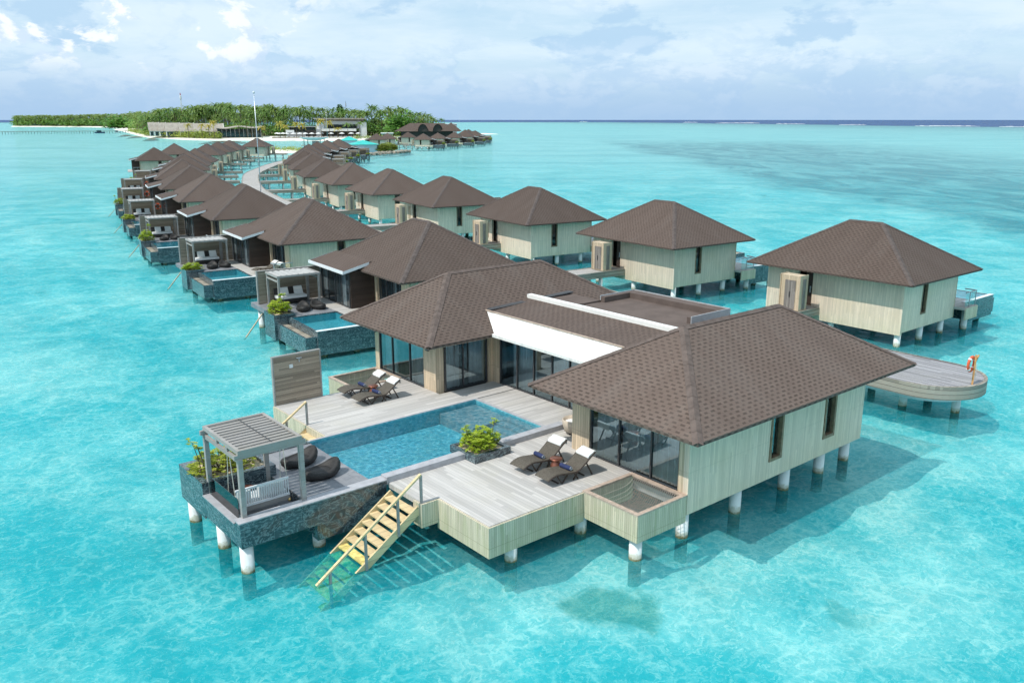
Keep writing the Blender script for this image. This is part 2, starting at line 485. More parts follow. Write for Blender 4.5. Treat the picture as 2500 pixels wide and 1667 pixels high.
    g.out(g.bsdf(c, 0.95, 0.0, g.bump(hb, 0.3, 0.06)))

    for name, tint, sc_ in (('pool_water', ((0.34, 0.68, 0.78), (0.90, 1.0, 1.0)), 2.6), ('pool_water_still', ((0.50, 0.80, 0.85), (0.62, 0.90, 0.93)), 1.6)):
        g = mat(name)
        g.flat = True
        p = g.pos()
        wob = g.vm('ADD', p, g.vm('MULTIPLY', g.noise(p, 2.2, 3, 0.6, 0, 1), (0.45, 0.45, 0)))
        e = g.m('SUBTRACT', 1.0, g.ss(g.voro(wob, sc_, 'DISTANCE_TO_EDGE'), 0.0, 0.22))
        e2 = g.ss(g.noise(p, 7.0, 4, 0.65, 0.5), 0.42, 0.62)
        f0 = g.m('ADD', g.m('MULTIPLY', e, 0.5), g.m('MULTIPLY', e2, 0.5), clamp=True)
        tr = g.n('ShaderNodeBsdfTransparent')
        g.put(tr.inputs[0], g.mix(f0, tint[0], tint[1]))  # sparkle and caustic lines painted into the pool water's tint
        nrm = g.bump(g.noise(p, 4.5, 4, 0.6, 0.8), 0.5 if name == 'pool_water' else 0.12, 0.08)
        fr = g.n('ShaderNodeFresnel')
        fr.inputs[0].default_value = 1.33
        g.put(fr.inputs['Normal'], nrm)
        gl = g.n('ShaderNodeBsdfGlossy')
        gl.inputs['Roughness'].default_value = 0.03
        g.put(gl.inputs['Normal'], nrm)
        g.out(g.mixs(g.m('MINIMUM', fr.outputs[0], 0.6), tr.outputs[0], gl.outputs[0]))
    g = mat('pool_mosaic')
    u, v, _ = g.sep(g.uv())
    r = g.white(g.comb(g.m('FLOOR', g.m('DIVIDE', u, 0.12)), g.m('FLOOR', g.m('DIVIDE', v, 0.12)), 1.0))
    c = g.mix(r, (0.10, 0.40, 0.48), (0.26, 0.64, 0.72))
    c = g.mix(g.ss(g.noise(g.pos(), 0.9, 4), 0.4, 0.7), c, (0.18, 0.50, 0.55))
    g.out(g.bsdf(c, 0.35, 0.5))


def leaf(name, c1, c2, c3, sc_=2.5):
    g = mat(name)
    p = g.pos()
    f = g.noise(p, sc_, 3, 0.6)
    c = g.mix(g.ss(f, 0.35, 0.65), c1, c2)
    c = g.mix(g.ss(g.noise(p, sc_ * 2.7, 2), 0.58, 0.72), c, c3)
    rn = g.rnd()
    c = g.mix(g.m('MULTIPLY', rn, 0.30), c, c3)
    tl = g.n('ShaderNodeBsdfTranslucent')
    g.put(tl.inputs[0], c)
    g.out(g.mixs(0.30, g.bsdf(c, 0.5, 0.35), tl.outputs[0]))


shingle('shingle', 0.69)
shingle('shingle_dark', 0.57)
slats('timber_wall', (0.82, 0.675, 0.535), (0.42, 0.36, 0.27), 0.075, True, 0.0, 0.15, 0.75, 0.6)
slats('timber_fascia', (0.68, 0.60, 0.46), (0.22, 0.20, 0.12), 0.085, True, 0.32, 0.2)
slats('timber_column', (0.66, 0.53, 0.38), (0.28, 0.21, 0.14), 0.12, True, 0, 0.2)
slats('deck_boards', (0.55, 0.525, 0.50), (0.27, 0.29, 0.28), 0.14, False, 0, 0.20, 0.75, 0.5)
slats('deck_boards_cross', (0.55, 0.525, 0.50), (0.27, 0.29, 0.28), 0.14, True, 0, 0.20, 0.75, 0.5)
slats('jetty_boards', (0.36, 0.355, 0.37), (0.08, 0.08, 0.085), 0.16, True, 0, 0.38)
slats('walkway_boards', (0.45, 0.43, 0.41), (0.18, 0.17, 0.16), 0.16, False, 0, 0.2)
slats('screen_boards', (0.40, 0.325, 0.25), (0.055, 0.045, 0.035), 0.085, False, 0, 0.4)
slats('dark_boards', (0.060, 0.042, 0.034), (0.015, 0.01, 0.01), 0.12, False, 0, 0.25, 0.45)
slats('grey_timber', (0.36, 0.345, 0.33), (0.30, 0.29, 0.27), 0.30, False, 0, 0.15)
slats('jetty_fascia', (0.36, 0.33, 0.28), (0.07, 0.065, 0.06), 0.21, False, 0, 0.3)
slats('stair_timber', (0.74, 0.58, 0.34), (0.50, 0.40, 0.24), 0.30, False, 0.0, 0.2)
slats('door_boards', (0.26, 0.235, 0.215), (0.10, 0.09, 0.08), 0.12, True, 0, 0.25)
stone()
piles()
glassy()
water_mat()
plain('white_render', (0.80, 0.80, 0.77), 0.7, 0.2, var=0.05, scale=0.8)
slats('white_panel', (0.82, 0.82, 0.79), (0.60, 0.60, 0.57), 1.45, True, 0.0, 0.03, 0.7, 0.6)
plain('white_trim', (0.74, 0.76, 0.77), 0.5, 0.3, var=0.06)
plain('grey_trim', (0.40, 0.42, 0.44), 0.5, 0.3, var=0.08)
plain('frame_metal', (0.055, 0.055, 0.058), 0.4, 0.5)
plain('steel', (0.55, 0.60, 0.65), 0.35, 0.5, 0.6)
plain('flat_roof', (0.130, 0.101, 0.089), 0.92, 0.15, var=0.12, scale=1.2, bump=0.15)
plain('roof_cap', (0.128, 0.099, 0.087), 0.9, 0.2, var=0.18, scale=4)
plain('roof_cap_dark', (0.108, 0.088, 0.081), 0.9, 0.2, var=0.18, scale=4)
plain('window_timber', (0.24, 0.165, 0.105), 0.6, 0.3, var=0.25, scale=6)
plain('rim_timber', (0.46, 0.36, 0.29), 0.7, 0.3, var=0.2, scale=6)
plain('coping', (0.40, 0.40, 0.42), 0.5, 0.4, var=0.12, scale=4)
plain('curtain_cloth', (0.82, 0.84, 0.84), 0.9, 0.1, var=0.1)
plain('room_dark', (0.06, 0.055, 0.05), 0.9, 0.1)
plain('wicker', (0.030, 0.028, 0.027), 0.55, 0.35, var=0.4, scale=30, bump=0.4)
plain('lounger_wicker', (0.115, 0.100, 0.080), 0.6, 0.3, var=0.3, scale=25, bump=0.3)
plain('lounger_frame', (0.050, 0.036, 0.028), 0.5, 0.4)
plain('white_cloth', (0.80, 0.80, 0.78), 0.9, 0.1, var=0.04, bump=0.1)
plain('cushion_cloth', (0.62, 0.63, 0.64), 0.9, 0.1, var=0.06, bump=0.1)
plain('canopy_cloth', (0.40, 0.40, 0.39), 0.9, 0.1, var=0.12)
plain('blue_cloth', (0.040, 0.052, 0.12), 0.95, 0.05, var=0.15, bump=0.2)
plain('copper', (0.34, 0.13, 0.085), 0.30, 0.5, 0.7, var=0.15)
plain('net_rope', (0.46, 0.43, 0.38), 0.9, 0.1)
plain('rope', (0.55, 0.52, 0.45), 0.9, 0.1)
plain('brass', (0.65, 0.45, 0.18), 0.3, 0.5, 0.8)
plain('pebbles', (0.60, 0.50, 0.36), 0.9, 0.1, var=0.5, scale=18, bump=0.6)
plain('bark', (0.13, 0.105, 0.075), 0.9, 0.1, var=0.3, scale=6)
plain('buoy_orange', (0.80, 0.13, 0.05), 0.5, 0.4, var=0.1)
plain('post_orange', (0.55, 0.30, 0.12), 0.6, 0.3, var=0.2)
plain('beige_cloth', (0.55, 0.47, 0.38), 0.9, 0.1)
plain('teal_metal', (0.035, 0.48, 0.43), 0.5, 0.4, var=0.1, scale=0.5)
plain('pale_blue_wall', (0.50, 0.62, 0.68), 0.7, 0.2, var=0.08)
plain('grey_thatch', (0.38, 0.345, 0.30), 0.95, 0.05, var=0.16, scale=0.6)
plain('concrete', (0.36, 0.37, 0.37), 0.8, 0.2, var=0.12, scale=0.4)
plain('red_paint', (0.55, 0.06, 0.045), 0.5, 0.3)
plain('white_sand', (0.86, 0.82, 0.72), 0.95, 0.05, var=0.05, scale=0.03)
plain('rock', (0.30, 0.27, 0.22), 0.9, 0.1, var=0.4, scale=1.5, bump=0.4)
plain('rock_wet', (0.16, 0.14, 0.10), 0.8, 0.2, var=0.4, scale=1.0)
plain('foam', (0.85, 0.87, 0.88), 0.9, 0.1)
plain('island_soil', (0.16, 0.17, 0.075), 0.95, 0.05, var=0.3, scale=0.05)
plain('stair_wet', (0.80, 0.62, 0.22), 0.6, 0.3, var=0.4, scale=4)
leaf('shrub_leaf', (0.27, 0.40, 0.035), (0.45, 0.56, 0.05), (0.62, 0.62, 0.08))
leaf('shrub_leaf_yellow', (0.22, 0.33, 0.035), (0.42, 0.48, 0.06), (0.66, 0.58, 0.10), 3.5)
leaf('palm_leaf', (0.085, 0.19, 0.045), (0.16, 0.29, 0.055), (0.34, 0.36, 0.09), 0.30)
leaf('palm_leaf_yellow', (0.30, 0.30, 0.05), (0.50, 0.42, 0.07), (0.60, 0.46, 0.10), 0.5)
leaf('bush_leaf', (0.075, 0.21, 0.040), (0.15, 0.32, 0.055), (0.28, 0.38, 0.07), 0.12)
leaf('scrub_leaf', (0.16, 0.26, 0.05), (0.30, 0.38, 0.06), (0.48, 0.46, 0.12), 0.15)


# ------------------------------------------------------------------ mesh helper
class MB:
    def __init__(s, mirror=False):
        s.v, s.f, s.mir = [], [], mirror

    def quad(s, *ps):
        b = len(s.v)
        s.v += [tuple(p) for p in ps]
        s.f.append(tuple(range(b, b + len(ps))))
        return s

    def box(s, x0, x1, y0, y1, z0, z1):
        b = len(s.v)
        s.v += [(x0, y0, z0), (x1, y0, z0), (x1, y1, z0), (x0, y1, z0), (x0, y0, z1), (x1, y0, z1), (x1, y1, z1), (x0, y1, z1)]
        for q in ((0, 3, 2, 1), (4, 5, 6, 7), (0, 1, 5, 4), (1, 2, 6, 5), (2, 3, 7, 6), (3, 0, 4, 7)):
            s.f.append(tuple(b + i for i in q))
        return s

    def bar(s, p, q, wd, ht=None):      # rectangular bar between two points
        p, q = Vector(p), Vector(q)
        ht = ht or wd
        d = (q - p).normalized()
        a = d.cross(Vector((0, 0, 1)))
        if a.length < 1e-3:
            a = Vector((0, 1, 0))
        a.normalize()
        c = a.cross(d)
        a, c = a * wd / 2, c * ht / 2
        b = len(s.v)
        for o in (p, q):
            s.v += [tuple(o - a - c), tuple(o + a - c), tuple(o + a + c), tuple(o - a + c)]
        for fq in ((0, 1, 2, 3), (7, 6, 5, 4), (0, 4, 5, 1), (1, 5, 6, 2), (2, 6, 7, 3), (3, 7, 4, 0)):
            s.f.append(tuple(b + i for i in fq))
        return s

    def lathe(s, prof, c=(0, 0, 0), n=16, sx=1.0, sy=1.0):
        b = len(s.v)
        for r, zz in prof:
            for i in range(n):
                t = 2 * math.pi * i / n
                s.v.append((c[0] + r * math.cos(t) * sx, c[1] + r * math.sin(t) * sy, c[2] + zz))
        for k in range(len(prof) - 1):
            for i in range(n):
                j = (i + 1) % n
                s.f.append((b + k * n + i, b + k * n + j, b + (k + 1) * n + j, b + (k + 1) * n + i))
        s.f.append(tuple(b + i for i in reversed(range(n))))
        s.f.append(tuple(b + (len(prof) - 1) * n + i for i in range(n)))
        return s

    def tube(s, pts, r, n=8):
        pts = [Vector(p) for p in pts]
        rs = r if isinstance(r, (list, tuple)) else [r] * len(pts)
        b = len(s.v)
        for k, p in enumerate(pts):
            d = (pts[min(k + 1, len(pts) - 1)] - pts[max(k - 1, 0)]).normalized()
            a = d.cross(Vector((0.0, 0.0, 1.0)))
            if a.length < 1e-3:
                a = Vector((1, 0, 0))
            a.normalize()
            c = a.cross(d)
            for i in range(n):
                t = 2 * math.pi * i / n
                s.v.append(tuple(p + (a * math.cos(t) + c * math.sin(t)) * rs[k]))
        for k in range(len(pts) - 1):
            for i in range(n):
                j = (i + 1) % n
                s.f.append((b + k * n + i, b + (k + 1) * n + i, b + (k + 1) * n + j, b + k * n + j))
        s.f.append(tuple(b + i for i in range(n)))
        s.f.append(tuple(b + (len(pts) - 1) * n + i for i in reversed(range(n))))
        return s

    def prism(s, poly, z0, z1):        # poly counter-clockwise
        n = len(poly)
        b = len(s.v)
        s.v += [(p[0], p[1], z0) for p in poly] + [(p[0], p[1], z1) for p in poly]
        s.f.append(tuple(b + i for i in reversed(range(n))))
        s.f.append(tuple(b + n + i for i in range(n)))
        for i in range(n):
            j = (i + 1) % n
            s.f.append((b + i, b + j, b + n + j, b + n + i))
        return s

    def mesh(s, name, m, smooth=False):
        v, f = s.v, s.f
        if s.mir:
            v = [(-p[0], p[1], p[2]) for p in v]
            f = [tuple(reversed(q)) for q in f]
        me = bpy.data.meshes.new(name)
        me.from_pydata(v, [], f)
        me.materials.append(M[m])
        uvl = me.uv_layers.new(name='UVMap').data
        buf = [0.0] * (2 * len(me.loops))
        for po in me.polygons:
            nx, ny, nz = po.normal
            h = math.hypot(nx, ny)
            if h < 0.05:
                ux, uy, uz, vx, vy, vz = 1, 0, 0, 0, 1, 0
            else:
                ux, uy, uz = -ny / h, nx / h, 0.0
                vx, vy, vz = ny * uz - nz * uy, nz * ux - nx * uz, nx * uy - ny * ux
            for li in po.loop_indices:
                p = v[me.loops[li].vertex_index]
                buf[2 * li] = p[0] * ux + p[1] * uy + p[2] * uz
                buf[2 * li + 1] = p[0] * vx + p[1] * vy + p[2] * vz
        uvl.foreach_set('uv', buf)
        if smooth:
            me.polygons.foreach_set('use_smooth', [True] * len(me.polygons))
        me.update()
        return me

    def build(s, name, m, parent=None, smooth=False, loc=None):
        o = bpy.data.objects.new(name, s.mesh(name, m, smooth))
        COL.objects.link(o)
        if parent is not None:
            o.parent = parent
        if loc is not None:
            o.location = loc
        return o


def tag(o, label=None, cat=None, group=None, kind=None):
    if label:
        o['label'] = label
    if cat:
        o['category'] = cat
    if group:
        o['group'] = group
    if kind:
        o['kind'] = kind
    return o


def empty(name, loc=(0, 0, 0), rz=0.0, label=None, cat=None, group=None):
    o = bpy.data.objects.new(name, None)
    COL.objects.link(o)
    o.empty_display_size = 0.3
    o.location = loc
    o.rotation_euler = (0, 0, rz)
    return tag(o, label, cat, group)


def kids(o):
    return [c for c in CH.get(o.name, [])]


CH = {}


def index_children():
    CH.clear()
    for o in bpy.data.objects:
        if o.parent:
            CH.setdefault(o.parent.name, []).append(o)


def copy_tree(o, parent=None):
    c = o.copy()
    COL.objects.link(c)
    if parent is not None:
        c.parent = parent
    for ch in kids(o):
        copy_tree(ch, c)
    return c


def place(proto, used, loc, rz, label, group=None, scale=None):
    """first call moves the prototype itself, later calls copy it"""
    if proto.name not in used:
        used[proto.name] = proto
        o = proto
    else:
        o = copy_tree(proto)
    o.location = loc
    o.rotation_euler = (0, 0, rz)
    if scale:
        o.scale = scale
    o['label'] = label
    if group:
        o['group'] = group
    return o


# ------------------------------------------------------------------ sea
def ring_plane(name, m, z, kind, radii):
    mb = MB()
    n = 48
    mb.v.append((0, 0, z))
    for r in radii:
        for i in range(n):
            t = 2 * math.pi * i / n
            mb.v.append((r * math.cos(t), r * math.sin(t), z))
    for i in range(n):
        mb.f.append((0, 1 + i, 1 + (i + 1) % n))
    for k in range(len(radii) - 1):
        for i in range(n):
            j = (i + 1) % n
            mb.f.append((1 + k * n + i, 1 + (k + 1) * n + i, 1 + (k + 1) * n + j, 1 + k * n + j))
    o = mb.build(name, m)
    return tag(o, kind=kind)


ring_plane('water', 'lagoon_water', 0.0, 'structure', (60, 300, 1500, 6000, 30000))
ring_plane('seabed', 'seabed_sand', -1.20, 'structure', (60, 300, 1500, 6000, 30000))
from mathutils import noise as mnoise
mb = MB()
NX, NY, ST = 150, 190, 0.62
for j in range(NY + 1):
    for i in range(NX + 1):
        x, y = -8 + i * ST, -6 + j * ST
        fade = min(1.0, min(i, j, NX - i, NY - j) / 14.0)
        h = 0.30 + 0.42 * mnoise.noise(Vector((x * .55, y * .55, 1.3))) + 0.22 * mnoise.noise(Vector((x * 1.3, y * 1.3, 7.1)))
        mb.v.append((x, y, -1.16 + max(0.0, min(.42, h * .8)) * fade - (0 if fade >= .01 else .08)))
for j in range(NY):
    for i in range(NX):
        k = j * (NX + 1) + i
        mb.f.append((k, k + 1, k + NX + 2, k + NX + 1))
tag(mb.build('seabed', 'seabed_sand', None, True), kind='structure')


# ------------------------------------------------------------------ builders shared by the villas
def hip_roof(mb, x0, x1, y0, y1, ze, zr, axis, th=0.10):
    """hip roof over a rectangle, ridge along axis; returns hip lines"""
    if axis == 'y':
        hw = (x1 - x0) / 2
        xm = (x0 + x1) / 2
        a, b = (xm, y0 + hw, zr), (xm, y1 - hw, zr)
        c = [(x0, y0, ze), (x1, y0, ze), (x1, y1, ze), (x0, y1, ze)]
        fs = [(c[0], c[1], a), (c[1], c[2], b, a), (c[2], c[3], b), (c[3], c[0], a, b)]
        hips = [(c[0], a), (c[1], a), (c[2], b), (c[3], b), (a, b)]
    else:
        hw = (y1 - y0) / 2
        ym = (y0 + y1) / 2
        a, b = (x0 + hw, ym, zr), (x1 - hw, ym, zr)
        c = [(x0, y0, ze), (x1, y0, ze), (x1, y1, ze), (x0, y1, ze)]
        fs = [(c[0], c[1], b, a), (c[1], c[2], b), (c[2], c[3], a, b), (c[3], c[0], a)]
        hips = [(c[0], a), (c[1], b), (c[2], b), (c[3], a), (a, b)]
    for f in fs:
        mb.quad(*f)
    lo = [(p[0], p[1], p[2] - th) for p in c]
    for i in range(4):
        j = (i + 1) % 4
        mb.quad(lo[i], lo[j], c[j], c[i])
    mb.quad(lo[3], lo[2], lo[1], lo[0])
    return hips


def cap_strips(mb, hips, wd=0.17, slope=0.6):
    for p, q in hips:
        p, q = Vector(p), Vector(q)
        d = (q - p)
        h = Vector((d.x, d.y, 0))
        L = d.length
        steps = max(2, int(L / 0.5))
        side = Vector((-h.y, h.x, 0)).normalized()
        drop = wd * slope * (0.70 if abs(d.z) > 0.1 else 1.0)
        for k in range(steps):
            a = p + d * (k / steps)
            b = p + d * ((k + 1.05) / steps if k < steps - 1 else 1.0)
            la, lb = 0.032, 0.022
            for sgn in (1, -1):
                o = side * wd * sgn - Vector((0, 0, drop))
                qd = [a + Vector((0, 0, la)), b + Vector((0, 0, lb)), b + o + Vector((0, 0, lb)), a + o + Vector((0, 0, la))]
                if sgn > 0:
                    mb.quad(*qd)
                else:
                    mb.quad(*reversed(qd))


def pile_mesh(mb, x, y, top, r=0.19, bot=-1.7):
    mb.lathe([(r, bot), (r, top)], (x, y, 0), 14)


def frame_ring(mb, axis, at, a0, a1, z0, z1, wd, depth):
    """window frame ring; axis 'x': plane x=at, spans y a0..a1 ; 'y': plane y=at, spans x"""
    d0, d1 = at - depth / 2, at + depth / 2
    for (p0, p1, q0, q1) in ((a0, a1, z0, z0 + wd), (a0, a1, z1 - wd, z1), (a0, a0 + wd, z0 + wd, z1 - wd), (a1 - wd, a1, z0 + wd, z1 - wd)):
        if axis == 'x':
            mb.box(d0, d1, p0, p1, q0, q1)
        else:
            mb.box(p0, p1, d0, d1, q0, q1)


def rosette_leaves(mb, rng, c, n, ln, wd, tilt=0.5):
    a0 = rng.random() * 6.28
    for i in range(n):
        t = a0 + i * 6.283 / n + rng.uniform(-.3, .3)
        e = tilt + rng.uniform(-.5, .4)
        L = ln * rng.uniform(.7, 1.2)
        dx, dy, dz = math.cos(t) * math.cos(e), math.sin(t) * math.cos(e), math.sin(e)
        sx, sy = -math.sin(t) * wd, math.cos(t) * wd
        p0 = Vector(c)
        p1 = p0 + Vector((dx, dy, dz)) * L * 0.55
        p2 = p0 + Vector((dx, dy, dz * 0.55)) * L
        s_ = Vector((sx, sy, 0))
        mb.quad(p0, p1 + s_, p2, p1 - s_)


def make_shrub(name, rx, ry, h, n, leafm, seed, tall=0, ln=0.17):
    rng = random.Random(seed)
    root = empty(name)
    st, lf = MB(), MB()
    k = 0
    while k < n:
        x, y = rng.uniform(-1, 1), rng.uniform(-1, 1)
        if x * x + y * y > 1:
            continue
        dome = math.sqrt(1 - x * x - y * y)
        z = h * (0.25 + 0.75 * dome) * rng.uniform(0.25, 1.08)
        if math.sin(x * 5 + seed) * math.cos(y * 4 + seed * 2) > 0.72:
            k += 1
            continue
        p = (x * rx, y * ry, z)
        if k % 5 == 0:
            st.tube([(x * rx * 0.35, y * ry * 0.35, 0), (x * rx * 0.8, y * ry * 0.8, z * 0.6), p], [0.018, 0.013, 0.008], 5)
        rosette_leaves(lf, rng, p, 8, ln, ln * 0.24)
        k += 1
    for i in range(tall):
        t = rng.random() * 6.28
        b = (math.cos(t) * rx * 0.6, math.sin(t) * ry * 0.6, 0)
        e = Vector((b[0] * 1.35, b[1] * 1.35, h * rng.uniform(1.25, 1.7)))
        st.tube([b, ((b[0] + e.x) / 2, (b[1] + e.y) / 2, e.z * 0.6), e], [0.018, 0.014, 0.008], 5)
        for q in range(4):
            rosette_leaves(lf, rng, e + Vector((rng.uniform(-.1, .1), rng.uniform(-.1, .1), rng.uniform(-.15, .05))), 8, ln, ln * 0.24)
    st.build('stem', 'bark', root)
    lf.build('foliage', leafm, root)
    return root


# ------------------------------------------------------------------ the big pool villa
pv = empty('pool_villa', (0, 0, 0), 0, 'large villa on stilts with two brown hip roofs, wide deck and swimming pool', 'villa')


def rebase(root, loc):
    index_children()
    root.location = loc
    t = Matrix.Translation(-Vector(loc))
    for c in kids(root):
        if c.type == 'MESH':
            c.data.transform(t)
            for k in kids(c):
                k.data.transform(t)


for (x0, x1, y0, y1) in ((18.75, 31.85, 14.25, 21.73), (18.85, 31.85, 28.1, 35.45)):
    mb = MB()
    hips = hip_roof(mb, x0, x1, y0, y1, 4.0, 6.2, 'x')
    r_ = mb.build('roof', 'shingle', pv)
    cb = MB()
    cap_strips(cb, hips, 0.16, 0.58)
    cb.build('ridge_cap', 'roof_cap', r_)
    fb = MB()
    for (a0, a1, b0, b1) in ((x0 + .1, x1 - .1, y0 + .1, y0 + .16), (x0 + .1, x1 - .1, y1 - .16, y1 - .1), (x0 + .1, x0 + .16, y0 + .16, y1 - .16), (x1 - .16, x1 - .1, y0 + .16, y1 - .16)):
        fb.box(a0, a1, b0, b1, 3.84, 3.897)
    fb.build('eave_board', 'rim_timber', r_)

# middle low roof between the pavilions
mb = MB()
mb.quad((22.90, 21.0, 4.75), (25.55, 21.0, 4.93), (25.55, 29.75, 4.93), (22.90, 29.75, 4.75))
mb.quad((22.90, 29.75, 4.69), (25.55, 29.75, 4.80), (25.55, 21.0, 4.80), (22.90, 21.0, 4.69))
mb.quad((22.90, 21.0, 4.69), (22.90, 21.0, 4.75), (22.90, 29.75, 4.75), (22.90, 29.75, 4.69))
mid = mb.build('middle_roof', 'shingle', pv)
mb = MB().box(25.85, 28.0, 27.3, 29.7, 4.4, 4.88).box(25.85, 29.7, 20.8, 27.298, 4.4, 4.80)
mb.build('flat_roof', 'flat_roof', pv)
mb = MB().box(29.7, 30.3, 21.8, 27.3, 4.3, 5.06).box(28.0, 29.698, 27.05, 27.3, 4.3, 5.06).box(27.7, 29.698, 21.8, 22.0, 4.3, 5.06)
pr = mb.build('roof_parapet', 'flat_roof', pv)
mb = MB().box(30.302, 30.34, 21.76, 27.34, 4.25, 5.10).box(27.7, 30.34, 21.755, 21.795, 4.25, 5.10).box(28.0, 30.34, 27.305, 27.345, 4.25, 5.10)
mb.build('flashing', 'grey_trim', pr)
mb = MB().box(25.552, 25.84, 20.9, 29.72, 4.70, 5.10)
mb.build('white_parapet', 'white_render', pv)
mb = MB()
a, b = (22.32, 4.02), (22.88, 4.748)
mb.quad((a[0], 29.2, a[1]), (a[0], 20.9, a[1]), (b[0], 20.9, b[1]), (b[0], 29.75, b[1]))
mb.box(22.18, 22.46, 21.6, 28.25, 3.90, 4.02)
mb.box(22.46, 23.2, 21.0, 29.2, 3.90, 3.96)
mb.build('white_fascia', 'white_panel', pv)
mb = MB().box(22.84, 22.899, 21.0, 29.7, 4.752, 4.80)
mb.build('roof_edge', 'rim_timber', mid)

MB().bar((22.95, 29.33, 4.79), (28.0, 29.33, 4.97), .36, .06).build('shade_strip', 'frame_metal', mid)  # dark bar put in for the shadow line in the gap between roofs
# walls of the right pavilion (south wall with two slot windows)
W0, W1, ZB, ZT = 19.95, 30.5, 0.95, 3.90
mb = MB()
mb.box(W0, 24.28, 15.45, 15.65, ZB, ZT).box(25.04, 27.68, 15.45, 15.65, ZB, ZT).box(28.46, W1, 15.45, 15.65, ZB, ZT)
for a, b in ((24.28, 25.04), (27.68, 28.46)):
    mb.box(a, b, 15.45, 15.65, ZB, 1.58).box(a, b, 15.45, 15.65, 3.86, ZT)
mb.box(30.3, W1, 15.65, 20.5, ZB, ZT).box(20.15, W1, 20.5, 20.7, ZB, ZT)
mb.build('wall', 'timber_wall', pv)
mb = MB().box(20.0, 30.3, 34.1, 34.3, ZB, ZT).box(30.3, 30.5, 29.1, 34.3, ZB, ZT).box(22.95, 30.3, 29.0, 29.1, ZB, ZT)
mb.box(29.9, 30.1, 20.72, 28.98, ZB, 4.38).box(22.95, 29.9, 20.71, 20.8, ZB, 4.38)
mb.build('wall', 'timber_wall', pv)
# facade posts
for bx in ((19.95, 20.15, 19.85, 20.7), (19.95, 20.15, 15.652, 15.86), (20.151, 20.55, 19.85, 20.1), (19.88, 20.30, 29.1, 30.03), (19.88, 20.1, 33.75, 34.098), (22.62, 22.95, 28.85, 29.098), (22.82, 22.95, 28.42, 28.848)):
    MB().box(*bx, ZB, ZT).build('facade_post', 'timber_column', pv)
# floors, ceilings and the dark rooms behind the glass
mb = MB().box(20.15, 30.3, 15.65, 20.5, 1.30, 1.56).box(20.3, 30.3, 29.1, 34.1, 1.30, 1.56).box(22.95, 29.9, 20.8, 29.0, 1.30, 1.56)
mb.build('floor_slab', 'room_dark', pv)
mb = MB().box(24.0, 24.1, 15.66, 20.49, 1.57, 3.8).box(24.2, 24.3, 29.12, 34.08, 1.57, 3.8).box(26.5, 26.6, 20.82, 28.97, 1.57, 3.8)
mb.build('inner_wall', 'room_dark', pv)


def window_unit(axis, at, a0, a1, mulls, z0=1.58, z1=3.86, cur=(), fm='frame_metal', inward=1):
    fr = MB()
    frame_ring(fr, axis, at, a0, a1, z0, z1, 0.06, 0.10)
    for q in mulls:
        if axis == 'x':
            fr.box(at - .045, at + .045, q - .03, q + .03, z0 + .06, z1 - .06)
        else:
            fr.box(q - .03, q + .03, at - .045, at + .045, z0 + .06, z1 - .06)
    f = fr.build('window', fm, pv)
    p = MB()
    if axis == 'x':
        p.quad((at, a0, z0 + .03), (at, a0, z1 - .03), (at, a1, z1 - .03), (at, a1, z0 + .03))
    else:
        p.quad((a0, at, z0 + .03), (a1, at, z0 + .03), (a1, at, z1 - .03), (a0, at, z1 - .03))
    p.build('pane', 'window_glass', f)
    for (c0, c1) in cur:
        cb = MB()
        n = max(8, int((c1 - c0) / 0.05))
        pts = []
        for i in range(n + 1):
            t = c0 + (c1 - c0) * i / n
            o = at + inward * (0.28 + 0.06 * math.sin(i * 1.9) + 0.02 * math.sin(i * 0.7))
            pts.append((o, t) if axis == 'x' else (t, o))
        for i in range(n):
            (x0, y0), (x1, y1) = pts[i], pts[i + 1]
            cb.quad((x0, y0, z0), (x1, y1, z0), (x1, y1, z1), (x0, y0, z1))
        cb.build('curtain', 'curtain_cloth', f)


window_unit('x', 20.05, 15.86, 19.85, (17.07, 18.49), cur=((15.95, 17.2), (17.25, 18.6), (18.8, 19.8)))
window_unit('x', 19.95, 30.03, 33.75, (31.2, 32.65), cur=((30.1, 31.6), (32.7, 33.7)))
window_unit('y', 29.05, 20.30, 22.62, (21.28,), cur=((20.4, 21.3), (21.8, 22.6)))
window_unit('x', 22.90, 20.72, 28.42, (22.0, 23.1, 23.95, 25.0, 26.15, 27.25), cur=((20.9, 22.4), (22.7, 25.3), (26.3, 27.9)))
for a, b in ((24.28, 25.04), (27.68, 28.46)):
    fr = MB()
    frame_ring(fr, 'y', 15.53, a + .001, b - .001, 1.582, 3.858, 0.11, 0.22)
    f = fr.build('window', 'window_timber', pv)
    p = MB().quad((a + .1, 15.57, 1.68), (b - .1, 15.57, 1.68), (b - .1, 15.57, 3.76), (a + .1, 15.57, 3.76))
    p.build('pane', 'window_glass', f)
for (x, y, z) in ((19.89, 20.6, 3.55), (19.89, 15.72, 3.55), (19.82, 29.55, 3.4), (19.82, 33.92, 3.4)):
    l_ = MB().box(x - .10, x, y - .09, y + .09, z, z + .10).box(x - .03, x, y - .03, y + .03, z + .10, z + .18)
    l_.build('wall_lamp', 'frame_metal', pv)

